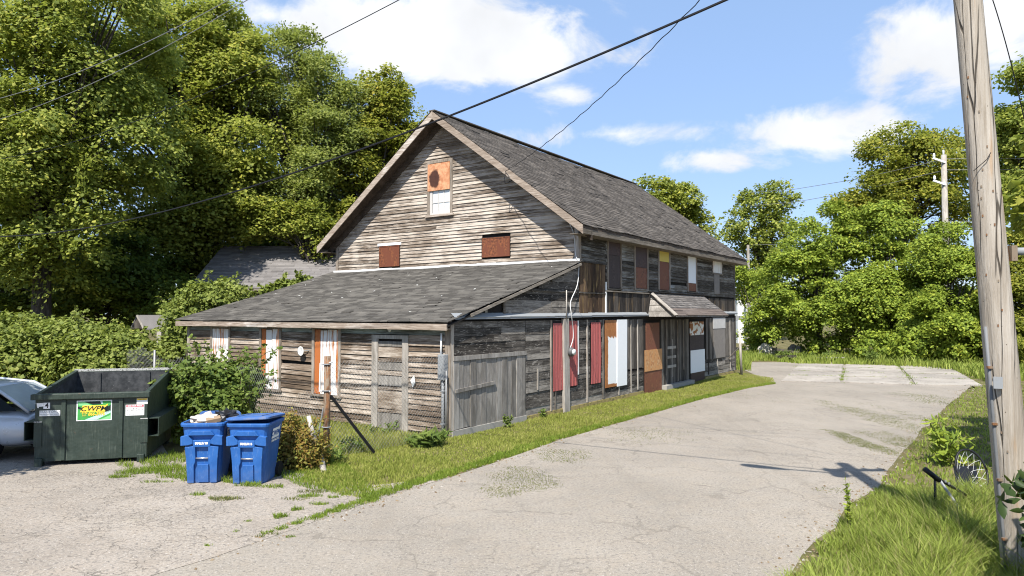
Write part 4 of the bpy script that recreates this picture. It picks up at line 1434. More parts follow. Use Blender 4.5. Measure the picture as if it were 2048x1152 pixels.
for x in (.02, DW - .15):
    MB().box(x, x + .12, -.055, .09, 0, .15).build('foot', 'dumpster_green', dmp, bevel=.008)
    MB().box(x, x + .12, DD - .15, DD + .02, 0, .15).build('foot', 'dumpster_green', dmp)
for x in (-.012, DW - .11):
    MB().box(x, x + .125, -.014, .0, .36, .80).build('corner_plate', 'dumpster_green', dmp)
    MB().box(x, x + .125, -.02, -.013, .795, .812).build('weld_bead', 'worn_steel', dmp)
# fork sleeves on both sides
for sx in (-1, 1):
    xa = -.19 if sx < 0 else DW
    s = MB()
    y0, y1, z0, z1 = .05, 1.75, .46, .80
    s.box(xa, xa + .19, y0, y1, z1 - .012, z1).box(xa, xa + .19, y0, y1, z0, z0 + .012)
    s.box(xa + (.178 if sx > 0 else 0), xa + (.19 if sx > 0 else .012), y0, y1, z0 + .012, z1 - .012)
    s.build('fork_sleeve', 'dumpster_green', dmp)


def dec(x0, x1, z0, z1, m, name, o, parent=dmp, skew=0.0):
    return MB().box(x0, x1, -o - .0015, -o, z0, z1).build(name, m, parent)


# main sign
sg = dec(.665, 1.245, .795, 1.165, 'decal_white', 'sign', .003)
dec(.682, 1.228, .812, 1.148, 'decal_green', 'sign_field', .006, sg)


def flat(poly, o, m, name, parent):
    me = bpy.data.meshes.new(name)
    me.from_pydata([(x, -o, z) for x, z in poly], [], [tuple(range(len(poly)))])
    return link(name, me, m, parent)


flat([(.684, 1.146), (.78, 1.146), (.92, 1.07), (.70, 1.075)], .0085, 'decal_lightgreen', 'sign_ray', sg)
flat([(.79, 1.146), (1.10, 1.146), (1.08, 1.09), (.93, 1.085)], .0085, 'decal_dark', 'sign_ray', sg)
flat([(1.05, 1.146), (1.09, 1.146), (1.10, 1.10), (1.07, 1.10)], .0095, 'decal_teal', 'sign_ray', sg)
flat([(.684, 1.06), (.76, 1.03), (.74, 1.0), (.684, 1.02)], .0085, 'decal_dark', 'sign_ray', sg)
flat([(.80, .814), (1.0, .814), (1.226, .93), (1.226, .98)], .0085, 'decal_teal', 'sign_ray', sg)
flat([(1.06, .814), (1.226, .814), (1.226, .89)], .0085, 'decal_lightgreen', 'sign_ray', sg)
flat([(1.12, 1.0), (1.226, 1.08), (1.226, .96), (1.15, .93)], .0085, 'decal_dark', 'sign_ray', sg)
flat([(.725, .955), (.765, 1.075), (1.14, 1.075), (1.185, 1.10), (1.135, .955)], .011, 'decal_yellow', 'logo_plate', sg)
XZ = lambda x, z, o: mat4((x, -o, z), (1, 0, 0), (0, 0, 1), (0, -1, 0))
text('CWPM', .125, 'logo_lettering', 'decal_dark', sg, XZ(.942, 1.012, .014), .0015, .30, sx=1.15)
text('\u260e 866-2976', .082, 'phone_number', 'decal_yellow', sg, XZ(.938, .915, .013), .003, .18, sx=.86)
nb = dec(.13, .235, 1.035, 1.145, 'decal_white', 'number_plate', .003)
text('4', .135, 'numeral', 'ink', nb, XZ(.183, 1.09, .006), .001)
flat([(.02, 1.14), (.128, 1.14), (.128, 1.08), (.06, 1.075), (.055, 1.05), (.03, 1.06)], .004, 'decal_white', 'torn_label', dmp)
tl = dec(.07, .40, .905, 1.005, 'decal_white', 'label_plate', .003)
text('TRASH ONLY', .056, 'lettering', 'ink_grey', tl, XZ(.235, .978, .006))
text('NO HAZARDOUS WASTE', .034, 'lettering', 'ink_grey', tl, XZ(.235, .931, .006), 0, 0, sx=.8)
wl = dec(1.475, 1.79, .865, 1.065, 'decal_white', 'warning_label', .003)
dec(1.485, 1.78, 1.022, 1.06, 'decal_red', 'label_band', .006, wl)
text('DO NOT PARK', .036, 'lettering', 'decal_white', wl, XZ(1.632, 1.041, .008), .001)
for zz_, ss_ in ((.995, .03), (.962, .036), (.925, .022), (.885, .022)):
    text({.995: '\u2022 \u25b2  \u2022 \u25b2', .962: 'NO TIRES  NO PAINT', .925: 'NO LIQUIDS', .885: 'DO NOT CLIMB ON CONTAINER'}[zz_], ss_, 'lettering', 'ink', wl, XZ(1.632, zz_, .006), 0, 0, sx=.8)
yl = dec(1.66, 1.845, 1.07, 1.178, 'decal_white', 'warning_label', .0045)
dec(1.665, 1.84, 1.145, 1.175, 'decal_yellow', 'label_band', .007, yl)
text('CAUTION', .026, 'lettering', 'ink', yl, XZ(1.752, 1.16, .009))


# ---------------------------------------------------------------- wheeled bins
def rrect(w, d, r, z, y0=0.0, n=4):
    pts = []
    for cx, cy, a0 in ((w / 2 - r, d - r, 0), (-w / 2 + r, d - r, 90), (-w / 2 + r, r, 180), (w / 2 - r, r, 270)):
        for k in range(n):
            an = R(a0 + 90 * k / (n - 1))
            pts.append(Vector((cx + r * math.cos(an), y0 + cy + r * math.sin(an), z)))
    return pts


def make_bin(loc, rz, label, number, lid_open):
    b = empty('wheeled_bin', loc, rz, label, 'trash bin', 'blue wheeled bins beside the dumpster')
    Z = [(.0, .50, .56, .10, .075), (.03, .52, .58, .10, .065), (.45, .575, .66, .10, .04), (.80, .625, .74, .09, .015), (.96, .65, .78, .08, 0.0)]
    rings = [rrect(w, d, r, z, y0) for z, w, d, r, y0 in Z]
    inner = [rrect(.61, .74, .07, .96, .02), rrect(.54, .62, .08, .40, .06)]
    loft(rings + inner).build('body', 'bin_blue', b, smooth=False)
    # rolled rim
    ring = rrect(.69, .82, .09, .965, -.02)
    rb = loft([rrect(.655, .785, .085, .925, -.003), rrect(.70, .83, .09, .93, -.025), rrect(.71, .84, .09, .965, -.03), rrect(.70, .83, .09, .985, -.025), rrect(.63, .76, .07, .985, .01), rrect(.62, .75, .07, .95, .015)], False)
    rb.build('rim', 'bin_blue', b)

    def fy(z):                              # front face position at height z
        return .075 - .075 * z / .96

    def plate(poly, o, name, m='bin_blue'):
        mb = MB()
        n = len(poly)
        mb.add([(u, fy(w) - o, w) for u, w in poly] + [(u, fy(w) + .02, w) for u, w in poly],
               [tuple(range(n)), tuple(range(2 * n - 1, n - 1, -1))] + [(i, n + i, n + (i + 1) % n, (i + 1) % n) for i in range(n)])
        return mb.build(name, m, b, bevel=.008)
    plate([(-.145, .865), (.145, .865), (.205, .79), (-.205, .79)], .062, 'brow')
    plate([(-.325, .775), (-.215, .80), (-.135, .705), (-.135, .655), (-.20, .635), (-.325, .625)], .058, 'shoulder')
    plate([(.325, .775), (.325, .625), (.20, .635), (.135, .655), (.135, .705), (.215, .80)], .058, 'shoulder')
    plate([(-.135, .715), (.135, .715), (.135, .60), (-.135, .60)], .050, 'front_panel')
    plate([(-.265, .60), (-.10, .62), (-.10, .36), (-.125, .30), (-.125, .015), (-.23, .015), (-.245, .40)], .046, 'front_panel')
    plate([(.265, .60), (.245, .40), (.23, .015), (.125, .015), (.125, .30), (.10, .36), (.10, .62)], .046, 'front_panel')
    plate([(-.075, .315), (.10, .315), (.10, .02), (-.065, .02)], .034, 'front_panel')
    MB().tube([(-.115, fy(.42) - .022, .415), (.115, fy(.42) - .022, .415)], .013, 8).build('lift_bar', 'steel', b, smooth=True)
    text(number, .062, 'number', 'decal_white', b, mat4((0, fy(.665) - .0525, .665), (1, 0, 0), (0, .0779, .997), (0, -.997, .0779)), .003, 0, sx=.8)
    # side logo on the right flank
    fl = lambda y, z: .25 + .0605 * 1.25 * z + .004
    A = mat4((.3195, .40, .775), (0, 1, 0), (.0766, 0, .997), (.997, 0, -.0766))
    pl = MB().prism([(-.17, -.075), (-.135, .085), (.135, .085), (.19, .115), (.15, -.075)], A @ Matrix(((1, 0, 0, 0), (0, 0, 1, 0), (0, 1, 0, 0), (0, 0, 0, 1))), .003).build('logo_plate', 'decal_white', b)
    text('CWPM', .115, 'logo_lettering', 'bin_blue', pl, A @ Matrix.Translation((-.012, .0, .0055)), .003, .3, sx=1.0)
    text('1-866-966-2976', .052, 'phone_number', 'decal_white', pl, A @ Matrix.Translation((-.01, -.112, .0035)), .003)
    for sx in (-1, 1):
        an = np.linspace(0, 6.283, 19)[:-1]
        loft([[Vector((sx * (.265 + dx), .66 + math.cos(t_) * rr, .125 + math.sin(t_) * rr)) for t_ in an] for dx, rr in ((0, .06), (0, .125), (.055, .125), (.055, .05))]).build('wheel', 'tyre', b)
    MB().tube([(-.3, .66, .125), (.3, .66, .125)], .012, 6).build('axle', 'steel', b)
    MB().tube([(-.27, .80, .93), (-.27, .87, .95), (.27, .87, .95), (.27, .80, .93)], .016, 7).build('handle', 'bin_blue', b)
    # lid
    lid = loft([rrect(.70, .85, .08, 0, -.04), rrect(.715, .865, .08, .012, -.045), rrect(.71, .86, .08, .035, -.04), rrect(.62, .76, .06, .05, .0), rrect(.60, .73, .06, .045, .015), rrect(.30, .45, .05, .052, .12)])
    lo_ = lid.build('lid', 'bin_blue', b)
    MB().box(-.20, -.185, .10, .62, .045, .058).box(.185, .20, .10, .62, .045, .058).build('lid_ridge', 'bin_blue', lo_)
    if lid_open:
        lo_.location = (0, .87, .93)
        lo_.rotation_euler = (R(-100), 0, 0)
        lo_.scale = (1, 1, 1)
        lo_.matrix_local = Matrix.Translation((0, .93, .96)) @ Matrix.Rotation(R(-94), 4, 'X') @ Matrix.Rotation(R(180), 4, 'Z') @ Matrix.Translation((0, .05, 0)) @ Matrix.Rotation(R(180), 4, 'Z')
    else:
        lo_.matrix_local = Matrix.Translation((.0, .80, .993)) @ Matrix.Rotation(R(-3.5), 4, 'X') @ Matrix.Rotation(R(-2.2), 4, 'Y') @ Matrix.Translation((.0, -.80, .0))
    return b


bin1 = make_bin((-5.02, 11.42, 0), R(6), 'blue wheeled bin with its lid open, heaped with trash, next to the dumpster', '00423718', True)
bin2 = make_bin((-4.27, 11.36, 0), R(-1.5), 'blue wheeled bin with its lid closed and white logo on its side', '00423715', False)


def lump(name, loc, r, m, label, cat, seed, sz=(1, 1, .6), amp=.28, ico=3):
    bm = bmesh.new()
    bmesh.ops.create_icosphere(bm, subdivisions=ico, radius=1)
    rg = np.random.default_rng(seed)
    ph = rg.random(6) * 6.28
    for v in bm.verts:
        p = v.co
        k = 1 + amp * (math.sin(p.x * 5 + ph[0]) * math.sin(p.y * 6 + ph[1]) + .6 * math.sin(p.z * 9 + ph[2] + p.x * 4) + .35 * math.sin(p.x * 14 + p.y * 11 + ph[3])) + rg.normal() * .03
        v.co = Vector((p.x * sz[0], p.y * sz[1], p.z * sz[2])) * r * k
    me = bpy.data.meshes.new(name)
    bm.to_mesh(me)
    bm.free()
    o = link(name, me, m)
    o.location = loc
    return tag(o, label, cat)


lump('trash_bag', (-5.14, 11.80, .95), .20, 'bag_white', 'stained whitish trash bag heaped in the open blue bin', 'trash bag', 3, (1.15, 1.0, .62))
lump('trash_bag', (-4.87, 12.02, .99), .17, 'black_plastic', 'shiny black trash bag at the back of the open blue bin', 'trash bag', 5, (1.2, .8, .75), .34)
cb = MB().box(-.11, .11, -.07, .07, -.03, .03).build('cardboard_piece', 'cardboard')
cb.location = (-4.95, 11.68, 1.0)
cb.rotation_euler = (R(12), R(-9), R(25))
tag(cb, 'crumpled piece of brown cardboard on the trash in the open bin', 'cardboard')


# ---------------------------------------------------------------- cars
def make_car(loc, rz, label, paint, glass):
    """four-door car, nose toward +x"""
    c = empty('parked_car', loc, rz, label, 'car')

    def sec(x, w, zb, zs, zt, tw):
        return [Vector((x, s * a, z)) for s, a, z in ((-1, w * .88, zb), (-1, w, zb + .16), (-1, w * 1.0, zs), (-1, w * .96, zs + (zt - zs) * .5), (-1, tw, zt), (1, tw, zt), (1, w * .96, zs + (zt - zs) * .5), (1, w * 1.0, zs), (1, w, zb + .16), (1, w * .88, zb))]
    body = loft([sec(0, .72, .30, .58, .84, .60), sec(.10, .82, .22, .60, .92, .68), sec(.8, .88, .20, .62, .95, .74), sec(1.6, .90, .19, .62, .94, .78), sec(2.6, .90, .19, .62, .93, .78), sec(3.4, .89, .19, .61, .90, .74), sec(4.0, .85, .20, .58, .80, .68), sec(4.32, .74, .23, .52, .66, .56), sec(4.42, .60, .30, .48, .56, .46)])
    bo = body.build('body', paint, c, smooth=True)
    b_ = bo.modifiers.new('sub', 'SUBSURF')
    b_.levels = b_.render_levels = 2
    roof_s = [(.10, .93, .70, .70), (.85, 1.34, .62, .56), (1.25, 1.39, .62, .56), (1.6, 1.43, .62, .56), (2.2, 1.42, .62, .56), (2.55, 1.34, .62, .57), (3.25, .95, .72, .66)]
    g = MB()
    rings = []
    for x, z, wb, wt in roof_s:
        rings.append((x, z, wt))
    # roof skin and pillars
    rs_ = loft([[Vector((x, -wt, z)), Vector((x, -wt * .7, z + .025)), Vector((x, wt * .7, z + .025)), Vector((x, wt, z)), Vector((x, wt * .96, z - .03)), Vector((x, -wt * .96, z - .03))] for x, z, wt in rings[1:6]])
    rs_.build('roof', paint, c, smooth=True)
    for s in (-1, 1):
        MB().tube([(3.32, s * .70, .92), (2.95, s * .63, 1.17), (2.55, s * .57, 1.35), (2.2, s * .56, 1.42), (1.6, s * .56, 1.43), (.85, s * .57, 1.35), (.10, s * .69, .90)], .032, 7).build('pillar', paint, c, smooth=True)
        MB().tube([(1.85, s * .74, .92), (1.88, s * .56, 1.42)], .03, 6).build('pillar', 'black_plastic', c)
        w1 = MB().add([(3.22, s * .735, .925), (1.88, s * .765, .925), (1.9, s * .575, 1.40), (2.5, s * .585, 1.33)], [(0, 1, 2, 3)]).build('side_window', 'dark_glass', c)
        w2 = MB().add([(1.83, s * .765, .925), (.30, s * .735, .925), (.90, s * .585, 1.30), (1.83, s * .575, 1.40)], [(0, 1, 2, 3)]).build('side_window', 'dark_glass', c)
        MB().box(3.02, 3.16, s * .86 - .07, s * .86 + .07, .93, 1.03).build('mirror', paint, c, bevel=.03)
        MB().box(1.75, 1.9, s * .895 - .008, s * .895 + .008, .70, .73).build('door_handle', 'chrome', c)
        hl = MB().add([(4.36, s * .46, .50), (4.10, s * .79, .50), (3.86, s * .85, .66), (4.10, s * .70, .73), (4.30, s * .52, .63)], [(0, 1, 2, 3, 4)]).build('headlight', 'windshield', c)
        MB().box(-.01, .05, s * .52 - .12, s * .52 + .12, .58, .72).build('tail_light', 'decal_red', c)
        for x in (.85, 3.5):
            an = np.linspace(0, 6.283, 25)[:-1]
            w = loft([[Vector((x + math.cos(t_) * rr, s * y, .31 + math.sin(t_) * rr)) for t_ in an] for y, rr in ((.70, .20), (.70, .31), (.90, .31), (.915, .285), (.905, .21))], False).build('wheel', 'tyre', c, smooth=False)
            loft([[Vector((x + math.cos(t_) * rr, s * y, .31 + math.sin(t_) * rr)) for t_ in an] for y, rr in ((.90, .215), (.905, .20), (.88, .17), (.89, .05), (.90, .001))], False).build('rim', 'chrome', w)
    MB().add([(3.30, -.68, .935), (3.30, .68, .935), (2.53, .55, 1.355), (2.53, -.55, 1.355)], [(0, 1, 2, 3)]).build('windshield', glass, c)
    MB().add([(.12, -.66, .935), (.12, .66, .935), (.84, .54, 1.355), (.84, -.54, 1.355)], [(0, 1, 2, 3)]).build('rear_window', glass, c)
    MB().box(4.40, 4.43, -.28, .28, .36, .48).build('grille', 'black_plastic', c)
    return c


make_car((-9.02, 13.98, 0), R(181), 'silver hatchback cut by the left edge, its tail beside the dumpster', 'paint_silver', 'windshield')

# ---------------------------------------------------------------- chain-link fence
PC = gp(652, 920)                           # corner post
PE = P0 + HX * -.15 + HY * -.02 + Vector((0, 0, 0))
PL_ = Vector((-11.3, 20.2, 0))


def chain(name, label, A, B, h0, h1, posts, step=.08, wr=.0023, sag=None):
    f = empty(name, A, 0, label, 'fence')
    d = Vector((B.x - A.x, B.y - A.y, 0))
    Ln = d.length
    d.normalize()
    nrm = Vector((-d.y, d.x, 0))
    V, T = [], []
    k = 0

    def seg(p, q):
        nonlocal k
        p, q = Vector(p), Vector(q)
        e_ = (q - p).normalized()
        s_ = e_.cross(nrm).normalized()
        for c in (p, q):
            V.extend([tuple(c + nrm * wr), tuple(c - nrm * wr * .5 + s_ * wr * .87), tuple(c - nrm * wr * .5 - s_ * wr * .87)])
        for a_, b__ in ((0, 1), (1, 2), (2, 0)):
            T.append((k + a_, k + b__, k + 3 + b__))
            T.append((k + a_, k + 3 + b__, k + 3 + a_))
        k += 6
    slope = 1.15
    n = int((Ln + h1 / slope) / step) + 1
    top = lambda u: h0 + (h1 - h0) * u / Ln - (sag(u) if sag else 0)
    for i in range(n):
        for sg_ in (1, -1):
            u0 = i * step - (h1 / slope if sg_ > 0 else 0)
            pts = []
            for q in range(0, 25):
                zz_ = .03 + (2.0 - .03) * q / 24
                uu = u0 + sg_ * (zz_ - .03) / slope if sg_ > 0 else u0 - (zz_ - .03) / slope
                if 0 <= uu <= Ln and zz_ <= top(uu):
                    bul = .03 * math.sin(uu * 2.3) * math.sin(zz_ * 2)
                    pts.append(d * uu + nrm * bul + Vector((0, 0, zz_)))
            for a_ in range(0, len(pts) - 1, 3):
                seg(pts[a_], pts[min(a_ + 3, len(pts) - 1)])
    me = tri_mesh('mesh', np.array(V), np.array(T))
    o = link('mesh', me, 'galv_wire', f)
    o['kind'] = 'stuff'
    for u, h, r, m in posts:
        MB().tube([d * u + Vector((0, 0, -.1)), d * u + Vector((.01, 0, h))], r, 9).build('post', m, f, smooth=True)
    return f


f1 = chain('chain_link_fence', 'sagging chain-link fence from the rusty corner post to the building corner', PC, PE, 1.90, 1.84, [(0, 1.95, .062, 'post_rusty'), (3.0, 1.5, .02, 'galv_wire')])
for z in (1.80, 1.30, .62):
    MB().tube([(math.cos(t_) * .078, math.sin(t_) * .078, z) for t_ in np.linspace(0, 6.283, 13)], .012, 5).build('clamp', 'galvanised', f1)
MB().tube([(-.13, .02, 1.82), (-.14, .02, 1.28)], .016, 7).build('hinge_pipe', 'cable_white', f1)
MB().tube([(-.13, .02, 1.80), (.10, -.05, 1.84)], .013, 6).build('hinge_pipe', 'cable_white', f1)
MB().tube([(-.13, .02, 1.29), (.08, -.05, 1.29)], .013, 6).build('hinge_pipe', 'cable_white', f1)
MB().tube([(-.06, .0, .98), (-.17, .05, .42), (-.2, .05, .36)], .014, 6).build('loose_rod', 'galvanised', f1)
MB().beam((.07, .02, 1.20), (.80, .55, .03), .045, .05).build('brace', 'black_steel', f1)
f2 = chain('chain_link_fence', 'overgrown chain-link fence running behind the bins toward the vines', Vector((PC.x - .12, PC.y + .1, 0)), PL_, 1.55, 1.80, [(5.2, 1.75, .03, 'galv_wire'), (7.8, 1.8, .03, 'galv_wire'), (10.2, 1.95, .06, 'rust_red')], .09, sag=lambda u: .35 * math.exp(-((u - 1.2) / .9) ** 2) + .1 * math.sin(u * 2))
lg = MB().tube([gp(648, 945), at(640, 905, 12.85), at(626, 870, 12.75), at(617, 832, 12.7)], [.055, .05, .045, .036], 8).build('broken_log', 'wood_post', None, smooth=True)
tag(lg, 'pale peeling broken tree stem leaning by the rusty corner post', 'log')

# ---------------------------------------------------------------- utility pole with street lamp and transformer


def _pole(nt, co):
    g = nt.noise(nt.scale(co, (14, 14, .55)), 2.0, 7, .68, .7)
    b = nt.noise(nt.scale(co, (2.2, 2.2, .5)), 1.5, 4, .6)
    c = nt.ramp(nt.math('ADD', nt.math('MULTIPLY', g, .6), nt.math('MULTIPLY', b, .4)), [(.32, (.20, .165, .125)), (.48, (.34, .295, .24)), (.64, (.46, .415, .355))])
    wn = nt.n('ShaderNodeTexNoise')
    nt.set(wn.inputs['Vector'], nt.scale(co, (1, 1, .7)))
    wn.inputs['Scale'].default_value = 1.6
    vv = nt.vmath('ADD', nt.scale(co, (1, 1, .035)), nt.scale(wn.outputs['Color'], (.05, .05, .01)))
    e_ = nt.voro(vv, 7.5, 'DISTANCE_TO_EDGE')
    ck = nt.math('MULTIPLY', nt.ss(e_, .03, .006), nt.ss(nt.noise(nt.scale(co, (3, 3, .6)), 1.3, 2), .42, .56))
    c = nt.mix(nt.math('MULTIPLY', ck, .85), c, (.035, .026, .018))
    st = nt.noise(nt.scale(co, (9, 9, .9)), 1.1, 3, .55)
    c = nt.mix(nt.ss(st, .60, .74, 0, .55), c, (.40, .25, .13))
    dots = nt.voro(nt.scale(co, (1, 1, .8)), 11, 'F1')
    c = nt.mix(nt.ss(dots, .075, .04, 0, .8), c, (.05, .035, .025))
    h = nt.math('SUBTRACT', g, nt.math('MULTIPLY', ck, 1.5))
    return dict(color=c, rough=.9, spec=.15, normal=nt.bump(h, .8, .02))


new_mat('pole_wood', _pole)
PB = Vector((5.235, 7.3, 0))
PT = PB + Vector((-.534, .0, 8.0))
pole = empty('utility_pole', PB, 0, 'tall weathered grey wooden utility pole in the right foreground', 'utility pole')


def pz(z):
    return (PT - PB) * (z / 8.0)


rings = []
rgp = np.random.default_rng(2)
for z in np.linspace(-.3, 8.0, 36):
    r_ = .164 - .0055 * z
    c = pz(z)
    rings.append([c + Vector((math.cos(t_) * r_ * (1 + .018 * math.sin(3 * t_ + z * .7) + .012 * math.sin(7 * t_ + z * 2)), math.sin(t_) * r_, 0)) for t_ in np.linspace(0, 6.283, 27)[:-1]])
loft(rings).build('shaft', 'pole_wood', pole, smooth=True)
cpts = [pz(z) + Vector((-.165 + .006 * z, -.03, 0)) for z in (-.1, .6, 1.2, 1.8, 2.62)]
plain('conduit_grey', (.15, .155, .16), .6)
MB().tube(cpts, .017, 8).build('conduit', 'conduit_grey', pole, smooth=True)
for z in (.45, 1.05, 1.62, 2.2):
    MB().box(-.03, .035, -.02, .01, -.012, .012, Matrix.Translation(pz(z) + Vector((-.165 + .006 * z, -.045, 0)))).build('conduit_strap', 'post_rusty', pole)
br = MB().box(-.03, .03, -.05, .05, -.08, .08, Matrix.Translation(pz(3.38) + Vector((.19, -.03, 0)))).build('bracket', 'post_rusty', pole)
MB().tube([pz(3.38) + Vector((.2, -.03, .02)), pz(3.38) + Vector((.9, -.1, .02))], .042, 10).build('bracket_pipe', 'galvanised', br, smooth=True)
MB().tube([pz(4.28) + Vector((-.17, -.1, -.05)), pz(4.34) + Vector((-.06, -.155, .0)), pz(4.38) + Vector((-.02, -.16, .03))], .004, 5).build('staple', 'cable', pole)
MB().box(-.04, .04, -.168, -.150, -.06, .06, Matrix.Translation(pz(2.05) + Vector((-.07, .005, 0))) @ Matrix.Rotation(R(-28), 4, 'Z')).build('pole_tag', 'galvanised', pole)
for q in range(22):
    a_, z_ = rgp.uniform(R(185), R(265)), rgp.uniform(.6, 5.6)
    r_ = .164 - .0055 * z_
    c_ = pz(z_) + Vector((math.cos(a_) * r_, math.sin(a_) * r_, 0))
    MB().box(-.006, .006, -.006, .006, -.012, .012, Matrix.Translation(c_) @ Matrix.Rotation(a_, 4, 'Z')).build('staple', 'post_rusty', pole)
MB().box(.16, .42, -.16, -.02, 1.0, 1.75, Matrix.Translation((-.06, 0, 0))).build('junction_box', 'white_sheet', pole, bevel=.01)
MB().box(-.55, .55, -.30, -.19, 7.55, 7.67, Matrix.Translation(pz(7.6) - Vector((0, 0, 7.6)))).build('crossarm', 'wood_post', pole)
for x in (-.48, -.2, .2, .48):
    MB().tube([pz(7.67) + Vector((x, -.24, 0)), pz(7.67) + Vector((x, -.24, .08)), pz(7.67) + Vector((x, -.24, .18))], [.03, .055, .03], 9).build('insulator', 'paint_silver', pole, smooth=True)
tb = pz(6.5) + Vector((-.32, .12, 0))
MB().tube([tb + Vector((0, 0, -.05)), tb, tb + Vector((0, 0, .55)), tb + Vector((0, 0, .62))], [.10, .15, .15, .08], 18).build('transformer', 'galvanised', pole, smooth=False)
l0, l1 = pz(6.5), Vector((3.62, 7.65, 6.9)) - PB
MB().tube([l0, l0 + (l1 - l0) * .5 + Vector((0, 0, .12)), l1], .03, 8).build('lamp_arm', 'galvanised', pole, smooth=True)
dl = (l1 - l0).normalized()
hd = loft([[l1 + dl * s_ + Vector((-dl.y * math.cos(t_) * w_, dl.x * math.cos(t_) * w_, math.sin(t_) * h_)) for t_ in np.linspace(0, 6.283, 13)[:-1]] for s_, w_, h_ in ((-.1, .04, .04), (.1, .09, .07), (.4, .14, .09), (.62, .13, .08), (.74, .05, .04))]).build('lamp_head', 'galvanised', pole, smooth=True)


# ---------------------------------------------------------------- overhead wires (each hangs in its own vertical plane)
def wire(name, label, A, B, pix, r, m='cable', cat='wire', extra=None, smooth=24, twist=0.0):
    """A,B: plan end points; pix: photo pixels the wire passes through, measured on that plane"""
    A, B = Vector((A[0], A[1], 0)), Vector((B[0], B[1], 0))
    d = (B - A).normalized()
    n = Vector((-d.y, d.x, 0))
    pts = []
    for px, py in pix:
        r_ = ray(px, py)
        k_ = (A - Vector((0, 0, CAMH))).dot(n) / r_.dot(n)
        p = Vector((0, 0, CAMH)) + r_ * k_
        pts.append(((p - A).dot(d), p.z))
    if extra:
        pts = extra + pts
    pts.sort()
    u = np.array([p[0] for p in pts])
    z = np.array([p[1] for p in pts])
    c = np.polyfit(u, z, 2)                # a hanging span is close to a parabola
    L_ = (B - A).length
    uu = np.linspace(0, L_, smooth * 3)
    path = [A + d * x + Vector((0, 0, float(np.polyval(c, x)))) + n * (twist * math.sin(x * 9)) for x in uu]
    o = MB().tube(path, r, 5).build(name, m)
    return tag(o, label, cat)


PTx, PTy = PB.x - .5, PB.y
wire('power_cable', 'thick black cable crossing in front of the gable from top centre to far left', (PTx - .2, PTy), (-26, 30), [(1445, 0), (1160, 122), (865, 250), (600, 346), (430, 395), (250, 436), (60, 470), (0, 474)], .018)
gq = P0 + HX * (XG - .58) + HY * 2.22
wire('service_wire', 'thin twisted wire running from the gable eave up to the pole', (gq.x, gq.y), (PTx, PTy), [(1023, 335), (1100, 280), (1185, 210), (1280, 120), (1345, 55), (1400, 0)], .009, twist=.015)
wire('overhead_wire', 'thin overhead wire in front of the trees, topmost of the upper left wires', (PTx + .4, PTy - .24), (-30, 28), [(455, 0), (330, 70), (200, 125), (120, 158), (0, 197)], .009, 'galv_wire')
wire('overhead_wire', 'thin overhead wire in front of the trees, just under the topmost one', (PTx + .8, PTy - .24), (-30, 30), [(497, 0), (390, 58), (280, 122), (160, 178), (0, 238)], .009, 'galv_wire')
wire('overhead_wire', 'thin overhead wire in front of the trees, lowest of the upper left wires', (PTx - .4, PTy - .24), (-30, 31), [(800, 0), (640, 80), (512, 140), (380, 200), (200, 268), (0, 318)], .008)
wire('guy_wire', 'dark thin wire slanting down beside the right edge of the pole', (PB.x - .35, 7.5), (PB.x + 3.2, 9.5), [(1982, -10), (2000, 45), (2014, 95), (2030, 160), (2048, 235)], .006)

# service entrance cable on the building
C_ = []
for x, y, z in ((XG - .02, .35, 5.55), (XG - .06, .12, 5.1), (XG - .07, .06, 4.5), (XG - .10, -.06, 4.2), (XG - .25, -.10, 3.6), (XG - .75, -.16, 3.1), (XG - .82, -.22, 2.75), (XG - .62, -.16, 2.35), (XG - .60, -.15, 2.05), (XG - .74, -.14, 1.8)):
    C_.append(Vector((x, y, z)))


def smoothp(P, n=6):
    out = []
    for i in range(len(P) - 1):
        p0, p1, p2, p3 = P[max(i - 1, 0)], P[i], P[i + 1], P[min(i + 2, len(P) - 1)]
        for k in range(n):
            t_ = k / n
            out.append(.5 * ((2 * p1) + (-p0 + p2) * t_ + (2 * p0 - 5 * p1 + 4 * p2 - p3) * t_ ** 2 + (-p0 + 3 * p1 - 3 * p2 + p3) * t_ ** 3))
    return out + [P[-1]]


MB().tube(smoothp(C_), .013, 7).build('service_cable', 'cable_white', house, smooth=True)
MB().tube([(4.93, -.13, 2.6), (4.93, -.13, 3.42)], .016, 7).build('mast_pipe', 'wood_post', house, smooth=True)
MB().tube(smoothp([Vector((XG - .58, 2.22, 7.05)), Vector((XG - .58, 2.22, 6.75)), Vector((XG - .3, 2.0, 6.85)), Vector((XG - .08, 1.6, 6.4)), Vector((XG - .07, .7, 5.75)), Vector((XG - .06, .42, 5.55))]), .012, 6).build('service_cable', 'cable', house)

